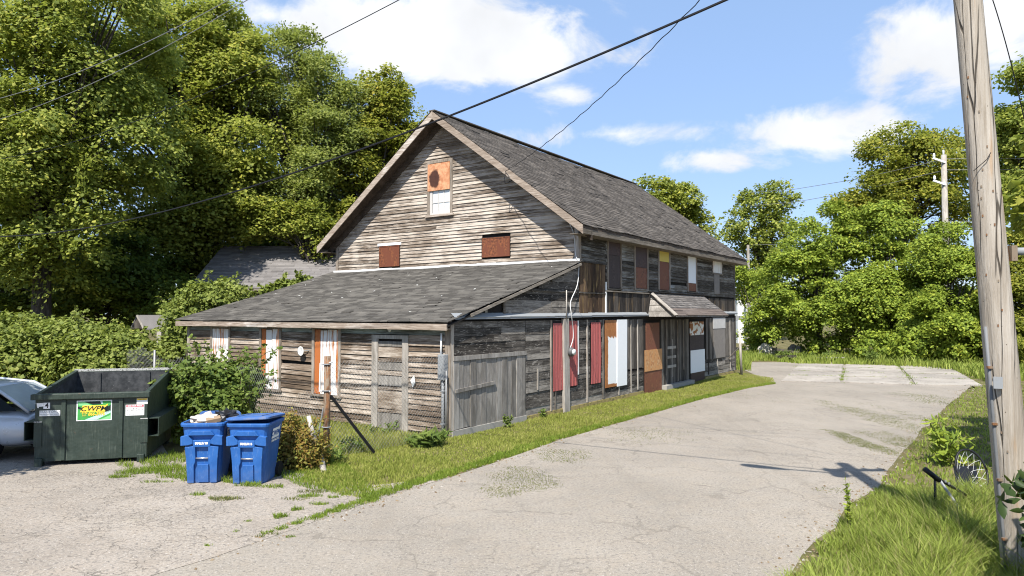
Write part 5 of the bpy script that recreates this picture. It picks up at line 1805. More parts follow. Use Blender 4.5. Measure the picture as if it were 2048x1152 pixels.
# ---------------------------------------------------------------- far pole
fp = at(1890, 440, 48)
fpb = Vector((fp.x, fp.y, 0))
p2 = empty('utility_pole', fpb, 0, 'far wooden utility pole with two side arms rising above the trees', 'utility pole')
ztop = at(1890, 310, 48).z
MB().tube([(0, 0, 0), (.02, 0, ztop)], [.24, .17], 10).build('shaft', 'wood_post', p2, smooth=True)
for z, in ((ztop - .55,), (ztop - 2.1,)):
    MB().beam((.0, -.15, z), (-.85, -.2, z + .28), .12, .12).build('side_arm', 'white_sheet', p2)
    MB().tube([(-.78, -.2, z + .3), (-.78, -.2, z + .42), (-.78, -.2, z + .62)], [.05, .09, .05], 8).build('insulator', 'white_sheet', p2, smooth=True)
MB().tube([(0, 0, ztop), (0, 0, ztop + .35)], [.07, .05], 8).build('insulator', 'white_sheet', p2, smooth=True)
for k, (py0, py1, lb) in enumerate(((330, 365, 'upper'), (352, 392, 'middle'), (455, 470, 'lower'))):
    A_, M_, B_ = at(2300, py0 - 30, 44), at(1890, py0 - 12, 48), at(1500, py1 + 20, 70)
    pts = [A_, (A_ + M_) / 2 - Vector((0, 0, .25)), M_, M_ + (B_ - M_) * .35 - Vector((0, 0, .4)), M_ + (B_ - M_) * .7 - Vector((0, 0, .4)), B_]
    tag(MB().tube(pts, .02, 4).build('line_wire', 'galv_wire'), lb + ' pale wire strung past the far utility pole', 'wire')
sp = gp(1497, 640)
sp_ = at(1497, 560, 62)
tag(MB().tube([(sp_.x, 62, 0), (sp_.x, 62, at(1497, 490, 62).z)], [.16, .12], 8).build('light_post', 'wood_post'), 'short pale post standing beyond the far end of the building', 'post')

# ---------------------------------------------------------------- fallen basketball hoop
hp = empty('basketball_hoop', gp(1953, 988), 0, 'fallen basketball rim with white net lying in the shaded grass', 'basketball hoop')
hc = Vector((0, .1, .34))
ax1, ax2 = Vector((1, .0, 0)), Vector((0, .42, .9)).normalized()
MB().tube([hc + ax1 * math.cos(t_) * .23 + ax2 * math.sin(t_) * .32 for t_ in np.linspace(0, 6.283, 29)], .016, 6).build('rim', 'black_steel', hp, smooth=True)
net = MB()
nb_ = hc + Vector((0, .05, -.20))
N_ = 12
lv = []
for q, (f_, s_) in enumerate(((0, 1), (.35, .8), (.65, .6), (1.0, .42))):
    lv.append([hc + (nb_ - hc) * f_ + (ax1 * math.cos(2 * math.pi * (i + .5 * (q % 2)) / N_) * .23 + ax2 * math.sin(2 * math.pi * (i + .5 * (q % 2)) / N_) * .32) * s_ + Vector((0, .12 * f_, 0)) for i in range(N_)])
for q in range(3):
    for i in range(N_):
        j = i if q % 2 == 0 else (i + 1) % N_
        k_ = (i - 1) % N_ if q % 2 == 0 else i
        net.tube([lv[q][i], lv[q + 1][j]], .0034, 4)
        net.tube([lv[q][i], lv[q + 1][k_]], .0034, 4)
net.build('net', 'cable_white', hp)
MB().add([(-.16, .22, .02), (.2, .22, .02), (.2, .30, .36), (-.16, .30, .36)], [(0, 1, 2, 3)]).build('backplate', 'black_plastic', hp)
st = gp(1870, 1040)
hs = empty('hoop_stand', st, 0, 'toppled black tube stand of a basketball hoop in the tall grass', 'stand')
J = lambda px, py, d: at(px, py, d) - st
MB().tube([J(1849, 938, 9.45), J(1879, 961, 9.45)], .035, 9).build('sleeve', 'black_steel', hs, smooth=True)
MB().tube([J(1870, 955, 9.46), J(1871, 1040, 9.46)], .017, 7).build('leg', 'black_steel', hs, smooth=True)
MB().tube([J(1878, 958, 9.45), J(1929, 1032, 9.3)], .018, 7).build('leg', 'galvanised', hs, smooth=True)
MB().tube([J(1879, 959, 9.45), J(1932, 990, 9.9)], .02, 7).build('arm', 'black_steel', hs, smooth=True)
for q, (px, py) in enumerate(((1889, 962), (1896, 966))):
    MB().box(-.012, .012, -.03, -.015, -.012, .012, Matrix.Translation(J(px, py, 9.5))).build('bolt', 'steel', hs)
bp = [gp(1868, 1042), gp(1930, 1030), gp(1945, 1018), gp(1885, 1026)]
MB().add([p - st + Vector((0, 0, .02)) for p in bp] + [p - st + Vector((0, 0, .06)) for p in bp], [(3, 2, 1, 0), (4, 5, 6, 7), (0, 1, 5, 4), (1, 2, 6, 5), (2, 3, 7, 6), (3, 0, 4, 7)]).build('base', 'black_plastic', hs)

# ---------------------------------------------------------------- far end of the yard
q = gp(1483, 750)
fpst = empty('braced_post', q, 0, 'pale fence post with a diagonal brace at the far building corner', 'post')
MB().tube([(0, 0, 0), (-.06, 0, 1.95)], [.06, .055], 8).build('shaft', 'wood_post', fpst, smooth=True)
MB().tube([(-.04, 0, 1.3), (-.75, .3, .45)], .03, 6).build('brace', 'wood_vert', fpst)
lump('tarp_heap', gp(1533, 714) + Vector((0, 0, .32)), .50, 'tarp_grey', 'crumpled white tarp heap at the foot of the far trees', 'tarp', 8, (1.0, .6, 1.0), .32)
lump('rubble_heap', gp(1592, 714) + Vector((0, 0, .32)), .48, 'ply_grey', 'grey rubble heap under the far trees', 'rubble', 12, (1.1, .7, .95), .25)
for k, (x0, x1, y0, z0, z1, lb) in enumerate(((1545, 1598, 703, .55, .35, 'dark weathered beam lying between the tarp and the rubble'), (1550, 1592, 709, .22, .3, 'second weathered beam lying low between the tarp and the rubble'), (1635, 1690, 712, .25, .3, 'pale thin pole lying in the weeds under the far trees'))):
    A_, B_ = gp(x0, y0 + 12), gp(x1, y0 + 14)
    tag(MB().beam(A_ + Vector((0, 0, z0)), B_ + Vector((0, 0, z1)), .2 if k < 2 else .08, .14 if k < 2 else .06).build('timber_beam', 'wood_vert' if k < 2 else 'wood_post'), lb, 'beam')
A_ = at(1488, 620, 66)
ws = empty('white_shed', (A_.x, 66, 0), 0, 'whitewashed low shed half hidden beyond the far trees', 'shed')
for k in range(6):
    MB().box(-.6, 2.4, 0, 3, k * .72, k * .72 + .70).build('wall_course', 'decal_white', ws)
MB().box(-.7, 2.5, -.2, 3.2, 4.32, 4.42).build('roof', 'shingle_back', ws)
A_, B_ = at(1440, 633, 52), at(1545, 633, 52)
gr = empty('guard_rail', (A_.x, 52, 0), 0, 'grey road guard rail on posts behind the far trees', 'guard rail')
MB().box(0, B_.x - A_.x, 0, .08, 2.3, 2.62).build('rail', 'galvanised', gr)
for x in (.4, 2.0, 3.6):
    MB().box(x, x + .12, .08, .2, 0, 2.6).build('post', 'wood_post', gr)

# ---------------------------------------------------------------- buildings on the left
bb = empty('back_house', (-15.3, 33.0, 0), 0, 'grey shingled outbuilding roof behind the lean-to, half in tree shade', 'building')
BX, EZ, RZ, RD = 9.0, 3.95, 6.35, 4.0
m_ = MB()
m_.add([(0.3, .35, 0), (BX, .35, 0), (BX, .35, EZ - .1), (.3, .35, EZ - .1)], [(0, 1, 2, 3)])
m_.build('front_wall', 'wood_vert', bb)
m_ = MB()
m_.add([(.3, .35, 0), (.3, 2 * RD - .35, 0), (.3, 2 * RD - .35, EZ - .1), (.3, RD, RZ - .15), (.3, .35, EZ - .1)], [(0, 1, 2, 3, 4)])
m_.add([(BX, .35, 0), (BX, 2 * RD - .35, 0), (BX, 2 * RD - .35, EZ - .1), (BX, RD, RZ - .15), (BX, .35, EZ - .1)], [(0, 1, 2, 3, 4)])
m_.build('end_wall', 'wood_upper', bb)
ro = MB()
for y0 in (0, 2 * RD):
    ro.add([(0, y0, EZ), (BX + .3, y0, EZ), (BX + .3, RD, RZ), (0, RD, RZ), (0, y0, EZ - .12), (BX + .3, y0, EZ - .12), (BX + .3, RD, RZ - .12), (0, RD, RZ - .12)], [(0, 1, 2, 3), (7, 6, 5, 4), (0, 4, 5, 1), (0, 3, 7, 4), (1, 5, 6, 2)])
rb_ = ro.build('roof', 'wood_fascia_x', bb)
shingles('shingles', rb_, 'shingle_back', (-.02, -.02, EZ), (1, 0, 0), (0, RD, RZ - EZ), BX + .34, math.hypot(RD, RZ - EZ), .17, .5, 51)

wl_ = empty('well_shelter', at(291, 657, 29) * 1 + Vector((0, 0, -at(291, 657, 29).z)), 0, 'little gabled shelter roof on a post beside the vine-covered corner', 'shelter')
ez = at(291, 657, 29).z
az = at(273, 630, 29).z
hw = .36
for s in (-1, 1):
    MB().add([(-.36, 0, az), (1.0, .3, az), (1.0, .3 + 0, az - .01), (-.36, 0, az - .01)], [(0, 1, 2, 3)]) if False else None
rs2 = MB()
rs2.add([(-.36, 0, az), (.95, .5, az), (1.30, .4, ez), (0, -.1, ez), (-.36, 0, az - .05), (.95, .5, az - .05), (1.30, .4, ez - .05), (0, -.1, ez - .05)], [(0, 1, 2, 3), (7, 6, 5, 4), (0, 3, 7, 4), (3, 2, 6, 7), (2, 1, 5, 6)])
rs2.add([(-.36, 0, az), (.95, .5, az), (.60, .6, ez), (-.70, .1, ez), (-.36, 0, az - .05), (.95, .5, az - .05), (.60, .6, ez - .05), (-.70, .1, ez - .05)], [(3, 2, 1, 0), (4, 5, 6, 7), (0, 4, 7, 3), (7, 6, 2, 3)])
rs2.build('roof', 'shingle_back', wl_)
MB().add([(-.36, .02, az - .06), (-.03, -.07, ez), (-.67, .11, ez)], [(0, 1, 2)]).build('gable_board', 'wood_vert', wl_)
MB().beam((-.36, -.03, az - .01), (.0, -.13, ez - .01), .03, .07).build('rake_trim', 'wood_post', wl_)
MB().box(.42, .60, .1, .28, 0, ez).build('post', 'wood_post', wl_)
MB().box(.66, .78, .2, .3, 0, ez).build('post', 'wood_trim', wl_)

# ================================================================ vegetation
def lobe(px, py, rx, ry, d, dep=None):
    c = at(px, py, d)
    a_, b__ = rx / FPX * d, ry / FPX * d
    return ((c.x, c.y, c.z), (a_, dep if dep else (a_ + b__) * .45, b__))


def foot(px, d):
    return (ray(px, 600).x / ray(px, 600).y * d, d, 0)


TG = 'tall trees behind the building on the left'
tree('maple_tree', 'huge full maple filling the top left corner behind the vines', foot(90, 29), [lobe(40, 110, 150, 190, 29), lobe(190, 70, 150, 160, 29), lobe(60, 330, 150, 150, 28), lobe(210, 280, 130, 150, 28.5), lobe(-80, 240, 140, 250, 29), lobe(120, 470, 150, 90, 29)],
     760, 146, 1.0, .16, 'leaf_maple_deep', r0=.42, fork=.30, seed=11, nlimb=80, group=TG, boughs=30)
tree('maple_tree', 'broad sunlit maple whose rounded top just clears the sky left of the cloud', foot(395, 38), [lobe(360, 95, 110, 110, 38), lobe(460, 125, 75, 105, 38), lobe(330, 230, 120, 130, 37.5), lobe(470, 280, 110, 130, 37.5), lobe(380, 390, 130, 100, 37), lobe(480, 400, 90, 80, 37), lobe(335, 500, 80, 60, 36)],
     840, 146, 1.1, .19, 'leaf_maple', r0=.46, fork=.30, seed=23, nlimb=90, group=TG, boughs=30)
tree('ash_tree', 'feathery pale green ash with a pointed top in the left background', foot(610, 39), [lobe(585, 115, 42, 60, 39), lobe(650, 170, 48, 70, 39), lobe(560, 210, 60, 90, 39), lobe(630, 270, 95, 90, 39), lobe(590, 370, 110, 90, 38.5), lobe(690, 230, 30, 60, 39)],
     540, 120, .9, .18, 'leaf_ash', r0=.36, fork=.34, seed=35, nlimb=90, group=TG, wr=.5, droop=.2)
tree('linden_tree', 'yellow green tree with a tapering spire crown just left of the gable peak', foot(760, 40), [lobe(745, 190, 26, 50, 40), lobe(785, 185, 26, 50, 40), lobe(770, 240, 66, 70, 40), lobe(810, 270, 34, 60, 40), lobe(740, 320, 90, 80, 40), lobe(700, 400, 100, 80, 39.5), lobe(650, 450, 90, 70, 39)],
     540, 120, .8, .18, 'leaf_linden', r0=.34, fork=.36, seed=47, nlimb=60, group=TG)
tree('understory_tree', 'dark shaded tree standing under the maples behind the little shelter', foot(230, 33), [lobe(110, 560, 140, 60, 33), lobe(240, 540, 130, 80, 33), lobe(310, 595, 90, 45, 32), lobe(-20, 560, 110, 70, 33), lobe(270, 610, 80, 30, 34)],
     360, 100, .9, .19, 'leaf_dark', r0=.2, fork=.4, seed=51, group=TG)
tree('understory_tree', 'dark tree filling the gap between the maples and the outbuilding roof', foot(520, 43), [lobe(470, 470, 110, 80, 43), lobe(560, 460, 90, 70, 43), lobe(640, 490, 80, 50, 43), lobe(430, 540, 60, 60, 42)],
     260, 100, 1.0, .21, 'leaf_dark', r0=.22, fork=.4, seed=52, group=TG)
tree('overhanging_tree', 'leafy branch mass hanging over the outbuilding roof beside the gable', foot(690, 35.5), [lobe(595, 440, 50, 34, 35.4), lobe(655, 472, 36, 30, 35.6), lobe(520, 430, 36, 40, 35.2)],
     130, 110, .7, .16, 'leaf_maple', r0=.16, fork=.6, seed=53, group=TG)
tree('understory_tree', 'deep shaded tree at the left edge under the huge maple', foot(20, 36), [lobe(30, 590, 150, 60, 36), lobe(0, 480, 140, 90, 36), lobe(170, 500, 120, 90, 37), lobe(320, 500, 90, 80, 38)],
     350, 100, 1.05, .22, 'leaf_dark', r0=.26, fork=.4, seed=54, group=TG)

RG = 'leafy trees at the far end of the yard'
tree('sapling_tree', 'dense bright green tree left of centre among the far yard trees', foot(1640, 45), [lobe(1650, 480, 85, 70, 46), lobe(1600, 570, 90, 75, 45), lobe(1690, 555, 90, 90, 45), lobe(1570, 635, 65, 50, 45), lobe(1660, 640, 80, 45, 44)],
     600, 110, .66, .165, 'leaf_bright', r0=.2, fork=.3, seed=61, nlimb=60, group=RG, shell=.45, boughs=22, droop=.5)
tree('sapling_tree', 'wide bright green tree right of centre among the far yard trees', foot(1790, 43), [lobe(1760, 470, 70, 60, 45), lobe(1800, 550, 95, 80, 44), lobe(1730, 605, 80, 65, 43), lobe(1850, 605, 85, 75, 43), lobe(1790, 645, 90, 45, 42)],
     600, 110, .66, .165, 'leaf_bright', r0=.2, fork=.3, seed=62, nlimb=60, group=RG, shell=.45, boughs=22, droop=.5)
tree('sapling_tree', 'bushy green tree directly left of the near utility pole', foot(1900, 39), [lobe(1900, 500, 55, 70, 40), lobe(1925, 580, 70, 80, 39), lobe(1880, 645, 80, 55, 38.5), lobe(1950, 655, 60, 55, 38.5)],
     500, 110, .58, .145, 'leaf_bright', r0=.18, fork=.3, seed=63, nlimb=50, group=RG, shell=.45, boughs=22, droop=.5)
tree('sapling_tree', 'yellow green tree behind the right side of the near utility pole', foot(2050, 37), [lobe(2040, 520, 60, 70, 38), lobe(2080, 610, 90, 80, 37), lobe(2030, 680, 50, 50, 36)],
     420, 110, .62, .15, 'leaf_linden', r0=.18, fork=.3, seed=64, nlimb=40, group=RG, shell=.45, boughs=22)
tree('shrub', 'small leafy shrub at the far corner of the building', foot(1510, 47), [lobe(1510, 660, 40, 45, 47), lobe(1495, 560, 40, 50, 52), lobe(1545, 600, 40, 45, 48)],
     190, 80, .75, .17, 'leaf_bright', r0=.08, fork=.3, seed=65, nlimb=24, cat='shrub', shell=.3)
tree('locust_tree', 'tall old tree rising behind the far pole', foot(1800, 56), [lobe(1790, 310, 75, 60, 56), lobe(1850, 330, 75, 70, 56), lobe(1740, 390, 65, 55, 56), lobe(1830, 420, 100, 70, 55), lobe(1920, 300, 38, 45, 56), lobe(1700, 420, 45, 35, 56)],
     430, 90, 1.15, .24, 'leaf_linden', r0=.4, fork=.45, seed=71, nlimb=80, group=RG, shell=.35)
tree('oak_tree', 'dark tall tree cut by the right edge of the picture', foot(2085, 47), [lobe(2060, 220, 75, 90, 47), lobe(2090, 330, 105, 90, 47), lobe(2040, 400, 60, 60, 46), lobe(2140, 230, 80, 100, 48)],
     460, 90, 1.1, .23, 'leaf_maple_deep', r0=.42, fork=.4, seed=72, nlimb=60, group=RG)
tree('locust_tree', 'thin airy tree standing alone against the sky right of the building', foot(1525, 72), [lobe(1520, 410, 38, 45, 72), lobe(1555, 400, 32, 35, 72), lobe(1500, 460, 45, 45, 72), lobe(1550, 470, 45, 40, 72), lobe(1520, 520, 55, 40, 72)],
     170, 80, 1.15, .28, 'leaf_maple_deep', r0=.32, fork=.4, seed=73, nlimb=40, group=RG, shell=.2)
tree('locust_tree', 'tree top showing over the far slope of the roof', foot(1345, 62), [lobe(1320, 375, 48, 28, 62), lobe(1360, 400, 45, 40, 62), lobe(1385, 440, 36, 40, 62), lobe(1310, 440, 60, 60, 62)],
     190, 90, 1.0, .25, 'leaf_maple', r0=.3, fork=.45, seed=74, nlimb=40, group=RG, shell=.3)
# shade tree out of frame on the right, whose shadow lies on the grass by the hoop
tree('shade_tree', 'tree beyond the right edge whose shadow falls on the verge', (10.2, 10.3, 0), [((8.95, 10.4, 4.8), (.85, 1.1, .8)), ((9.3, 9.3, 4.4), (.8, .9, .7)), ((10.4, 11.2, 6.0), (1.5, 1.3, 1.4)), ((10.6, 9.9, 4.8), (1.4, 1.3, 1.2)), ((11.6, 12.2, 6.6), (1.6, 1.3, 1.4))], 260, 90, .55, .16, 'leaf_maple', r0=.16, fork=.5, seed=75, nlimb=24)
tree('shade_tree', 'tree beyond the left edge shading the parked cars', (-12.0, 9.6, 0), [((-10.35, 10.0, 4.6), (1.1, .8, .8)), ((-11.8, 10.2, 5.2), (1.4, 1.2, 1.2)), ((-12.4, 9.4, 4.6), (1.3, 1.2, 1.0))], 230, 90, .6, .17, 'leaf_maple', r0=.16, fork=.5, seed=76, nlimb=24)

# far woods closing the horizon
rg = np.random.default_rng(90)
n = 760
an = rg.uniform(-58, 58, n)
dist = rg.uniform(88, 112, n)
cc = np.stack([np.sin(np.radians(an)) * dist, np.cos(np.radians(an)) * dist, rg.random(n) ** 1.3 * (6.0 + 2.0 * np.sin(an * .35) + 1.2 * np.sin(an * 1.1)) + .4], 1)
dd = np.tile(np.array([[0, -.6, .8]]), (n, 1))
p, nr = spray(rg, cc, dd, 44, 2.0, .6, .35, .3)
p[:, 2] = np.maximum(p[:, 2], .05)
tag(link('far_woods', leaves('far_woods', p, nr, .62 * (.7 + .6 * rg.random(len(p))), .8, rg), 'leaf_maple_deep'), 'distant wood along the horizon', 'woods', None, 'stuff')


# ---------------------------------------------------------------- vines and shrubs
def mound(name, label, lobes, ncl, per, R0, leaf, m, seed, cat='vine', core=True, shoots=0, up=.45, wr=.85, zmin=.05, shell=.82, sl=.5, lobed=True):
    rg = np.random.default_rng(seed)
    base = Vector((np.mean([c[0] for c, _ in lobes]), np.mean([c[1] for c, _ in lobes]), 0))
    root = empty(name, base, 0, label, cat)
    L2 = [((np.array(c) - np.array(base)), r) for c, r in lobes]
    cc, dd = clusters_in(rg, L2, ncl, shell, .16)
    ok = cc[:, 2] > zmin
    cc, dd = cc[ok], dd[ok]
    p, nr = spray(rg, cc, dd, per, R0, up, .3, .25)
    if shoots:                              # long wandering tendrils with leaves along them
        st_ = MB()
        ps, ns = [], []
        for q in range(shoots):
            i = rg.integers(len(cc))
            s = cc[i]
            dr_ = unit((dd[i] * .6 + np.array([rg.normal() * .5, rg.normal() * .3, .9]))[None])[0]
            L_ = sl * (.5 + rg.random())
            pts = [s + dr_ * L_ * t_ + np.array([0, 0, -.35 * L_ * t_ * t_]) + rg.normal(size=3) * .02 for t_ in np.linspace(-.4, 1, 7)]
            st_.tube([tuple(x) for x in pts], [.008] * 6 + [.003], 4, cap=False)
            for t_ in np.linspace(0.05, 1, int(14 * L_ / sl) + 4):
                k_ = (t_ * .999) * 4.2 + 1.8
                a_ = int(k_)
                x = pts[min(a_, 6)] + (pts[min(a_ + 1, 6)] - pts[min(a_, 6)]) * (k_ - a_)
                ps.append(x + rg.normal(size=3) * .035)
                ns.append(rg.normal(size=3) * .5 + np.array([0, -.3, .7]))
        p = np.concatenate([p, np.array(ps)])
        nr = np.concatenate([nr, unit(np.array(ns))])
        st_.build('tendrils', 'stem', root)['kind'] = 'stuff'
    p[:, 2] = np.maximum(p[:, 2], .03)
    link('foliage', leaves('foliage', p, nr, leaf * (.6 + .8 * rg.random(len(p))), wr, rg, lobes=lobed), m, root)
    if core:                                # woody tangle inside
        tb_ = MB()
        for q in range(26):
            i = rg.integers(len(cc))
            e_ = Vector(cc[i] * np.array([.9, .9, .9]))
            s_ = Vector((e_.x * .6 + rg.normal() * .15, e_.y * .6 + rg.normal() * .15, 0))
            tb_.tube([s_, (s_ + e_) / 2 + Vector((rg.normal() * .12, rg.normal() * .12, .1)), e_], [.022, .014, .006], 5, cap=False)
        tb_.build('stems', 'stem', root)['kind'] = 'stuff'
    return root


mound('vine_thicket', 'sprawling vine thicket along the left edge behind the cars', [lobe(40, 745, 130, 90, 20.6, 1.0), lobe(-60, 720, 110, 100, 20.8, 1.0), lobe(110, 690, 90, 52, 21.6, 1.0), lobe(30, 680, 90, 50, 22, 1.0)], 620, 44, .42, .125, 'leaf_vine', 81, shoots=26, sl=.9, lobed=False)
mound('vine_thicket', 'vine thicket covering the fence directly behind the dumpster', [lobe(200, 740, 100, 70, 20.4, .9), lobe(160, 690, 80, 40, 21.2, .9), lobe(265, 740, 70, 60, 20.6, .8), lobe(225, 690, 60, 35, 21.4, .9)], 470, 44, .40, .125, 'leaf_vine', 82, shoots=22, sl=.9, lobed=False)
mound('vine_mound', 'tall mound of vines swallowing the left end of the lean-to', [lobe(420, 620, 66, 56, 24.3, 1.0), lobe(370, 665, 44, 60, 23.8, .9), lobe(455, 600, 50, 36, 25.2, .8), lobe(350, 720, 30, 50, 23.2, .8)], 420, 40, .38, .12, 'leaf_vine', 83, shoots=26, sl=.8, lobed=False)
mound('roof_vine', 'thin strand of vine creeping over the back edge of the lean-to roof', [lobe(575, 573, 32, 11, 27.2, .4), lobe(610, 562, 14, 7, 27.6, .3), lobe(545, 582, 16, 8, 27.0, .3)], 60, 26, .26, .14, 'leaf_vine', 84, core=False, zmin=2.0, shoots=8, sl=.5)
mound('shrub', 'leafy shrub with long shoots growing through the fence behind the bins', [lobe(430, 775, 72, 50, 15.6, .7), lobe(375, 770, 34, 45, 15.4, .6), lobe(485, 765, 38, 34, 15.8, .5), lobe(430, 810, 66, 36, 15.2, .6)], 400, 30, .30, .095, 'leaf_bush', 85, cat='shrub', shoots=60, sl=.75, wr=.62, shell=.45)
mound('shrub', 'brown and green tangle of brush right of the closed blue bin', [lobe(590, 895, 42, 52, 12.7, .42), lobe(620, 910, 34, 42, 12.6, .35), lobe(575, 860, 26, 30, 12.9, .3)], 330, 26, .17, .055, 'leaf_brown', 86, cat='shrub', shoots=50, sl=.4, wr=.5, shell=.3)
mound('laurel_bush', 'dark glossy laurel bush at the lower right corner by the pole', [((4.62, 5.35, .9), (.62, .5, .95)), ((4.95, 5.7, 1.3), (.75, .6, 1.0))], 300, 24, .22, .13, 'leaf_laurel', 87, cat='bush', wr=.36, up=.3, shell=.6)
mound('fence_weeds', 'pale weedy growth on the fence between dumpster and shrub', [lobe(345, 800, 26, 45, 16.6, .4), lobe(352, 850, 22, 40, 16.0, .4), lobe(330, 760, 20, 30, 17.5, .4)], 160, 26, .22, .08, 'leaf_vine', 88, cat='weeds', shoots=20, sl=.5, wr=.5, shell=.4)
mound('wild_shrubs', 'low green brambles at the foot of the far yard trees', [lobe(1860, 690, 80, 28, 38.6, 1.0), lobe(1930, 685, 50, 36, 37.6, 1.0), lobe(1760, 690, 60, 22, 41, 1.0), lobe(1660, 692, 50, 18, 44, 1.0)], 330, 30, .45, .15, 'leaf_bright', 89, cat='brambles', shoots=14, sl=.8)

# ---------------------------------------------------------------- grass
rg = np.random.default_rng(101)
V2 = lambda p: (p[0], p[1])
wall_far = P0 + HX * 20.8
verge = [V2(PC + Vector((-.2, -.1, 0))), V2(gp(600, 965)), V2(gp(680, 990)), V2(gp(745, 1002))] + [V2(p) for p in ROAD_L[3:]] + [V2(gp(1546, 757)), V2(gp(1500, 748)), V2(wall_far), V2(P0)]
edge_pts = np.array([[p.x, p.y] for p in ROAD_L])


def edge_dist(x, y):
    best = np.full(len(x), 9.0)
    for a_, b__ in zip(edge_pts, edge_pts[1:]):
        ab = b__ - a_
        t_ = np.clip(((x - a_[0]) * ab[0] + (y - a_[1]) * ab[1]) / (ab @ ab), 0, 1)
        best = np.minimum(best, np.hypot(x - a_[0] - ab[0] * t_, y - a_[1] - ab[1] * t_))
    return best


def bk(x, y, r, base=1.0):
    """fewer blades far away"""
    d = np.hypot(x, y)
    return r.random(len(x)) < np.clip(base * (14 / d) ** 1.2, 0, 1)


x, y = scatter(rg, verge, 1900, lambda x, y, r: bk(x, y, r) & (edge_dist(x, y) + .10 * wob(x, y, 2.2) > .03))
x2, y2 = scatter(rg, [V2(P0), V2(PC), V2(PL_), V2(P0 + HY * 10.4)], 1100, lambda x, y, r: bk(x, y, r))
hh = .045 + .03 * np.clip(wob(x, y, .8), -.5, 1)
hh2 = .11 + .08 * np.clip(wob(x2, y2, 1.1), -.5, 1)
grass_obj('mown_grass', 'dry mown grass strip along the building and inside the fence', [blades(rg, x, y, hh, .014), blades(rg, x2, y2, hh2, .013)], 'grass_mown')
ed = edge_dist(x, y)
xe, ye_ = scatter(rg, verge, 3200, lambda x, y, r: bk(x, y, r) & (edge_dist(x, y) + .08 * wob(x, y, 3) < .30) & (edge_dist(x, y) + .10 * wob(x, y, 2.2) > .0))
parts = [blades(rg, xe, ye_, np.full(len(xe), .065), .011, .6)]
# grass creeping along the seam between lot and lane, and tufts in the lot


def tuft(px, py, rx, ry, n, h, w=.009, lean=.7):
    c = gp(px, py)
    a_ = rg.random(n) * 6.283
    r_ = np.sqrt(rg.random(n)) * (1 + .25 * np.sin(a_ * 3 + px))
    return blades(rg, c.x + np.cos(a_) * r_ * rx, c.y + np.sin(a_) * r_ * ry, np.full(n, h), w, lean)


for k in range(46):
    t_ = rg.random()
    px = 500 + 250 * t_ ** .7
    py = 1088 - (px - 470) * .325 + rg.normal() * 2
    parts.append(tuft(px, py, .05 + .09 * t_, .06, int(18 + 60 * t_), .04))
for px, py, rx, ry, n, h in ((395, 991, .12, .05, 110, .05), (470, 965, .18, .12, 260, .10), (500, 972, .20, .10, 220, .07), (545, 975, .22, .1, 200, .05), (625, 993, .16, .10, 170, .045), (606, 995, .12, .08, 90, .04), (640, 1010, .13, .05, 120, .045), (560, 1035, .10, .08, 150, .06), (592, 1021, .08, .06, 100, .055), (667, 996, .10, .06, 80, .04),
                         (240, 955, .22, .08, 260, .05), (285, 945, .40, .22, 620, .075), (330, 938, .35, .25, 520, .08), (355, 955, .3, .12, 260, .05), (310, 965, .25, .07, 130, .04), (495, 1044, .05, .03, 40, .03), (472, 1064, .03, .03, 24, .03), (415, 1093, .04, .03, 30, .03), (580, 1075, .06, .03, 40, .03)):
    parts.append(tuft(px, py, rx, ry, n, h))
x3, y3 = scatter(rg, [V2(gp(560, 955)), V2(gp(600, 975)), V2(gp(690, 995)), V2(gp(750, 985)), V2(gp(700, 935)), V2(PC)], 1500)
parts.append(blades(rg, x3, y3, np.full(len(x3), .06), .011))
x4, y4 = scatter(rg, [V2(gp(225, 930)), V2(gp(370, 965)), V2(gp(560, 955)), V2(PC), V2((-7.6, 17.0)), V2((-8.2, 16.0)), V2((-6.5, 14.3))], 900, lambda x, y, r: (wob(x, y, 1.6) > -.15))
parts.append(blades(rg, x4, y4, np.full(len(x4), .09), .011))
grass_obj('green_grass', 'fresh green grass edging the lane and sprouting in the lot', parts, 'grass_edge')
dry = [tuft(447, 1000, .26, .09, 260, .05), tuft(625, 985, .2, .08, 130, .05), tuft(590, 1000, .2, .08, 90, .04), tuft(520, 1075, .08, .03, 40, .03), tuft(545, 1070, .1, .03, 40, .03)]


def patch(cx, cy, rx, ry, n, h=.018, kk=.15):
    c = gp(cx, cy)
    ex = gp(cx + rx, cy)
    ey = gp(cx, cy - ry)
    ax_, ay_ = ex.x - c.x, ey.y - c.y
    xx = c.x + (rg.random(n) * 2 - 1) * ax_ + (rg.random(n) - .5) * .1
    yy_ = c.y + (rg.random(n) * 2 - 1) * ay_
    q = ((xx - c.x) / ax_) ** 2 + ((yy_ - c.y) / ay_) ** 2
    m_ = rg.random(n) < np.clip(.95 - q + .45 * wob(xx, yy_, 1.3) + .3 * wob(yy_, xx, 4.1), 0, .9)
    return blades(rg, xx[m_], yy_[m_], np.full(m_.sum(), h), .010, 1.0)


for a_ in ((1040, 960, 85, 28, 5000), (1000, 985, 50, 14, 1600), (1130, 910, 80, 16, 3200), (1300, 870, 120, 18, 3400), (1720, 885, 30, 26, 7500), (1790, 845, 50, 46, 14000), (1835, 890, 75, 30, 13000), (1870, 800, 60, 20, 7500), (1900, 850, 45, 30, 7000), (1470, 790, 70, 10, 900), (1660, 982, 35, 7, 260), (1930, 815, 40, 18, 1500), (1760, 815, 25, 12, 500), (1560, 800, 40, 8, 300)):
    dry.append(patch(*a_))
grass_obj('sparse_grass', 'thin dry grass and moss patches creeping over the asphalt', dry, 'moss')

# right-hand verge: tall weeds near, mown lawn further on
RR = [V2(p) for p in ROAD_R]
near = [(2.3, 5.0), (2.6, 6.8)] + RR[:4] + [(6.6, 11.0), (7.6, 9.6), (6.4, 7.2), (5.6, 5.0)]


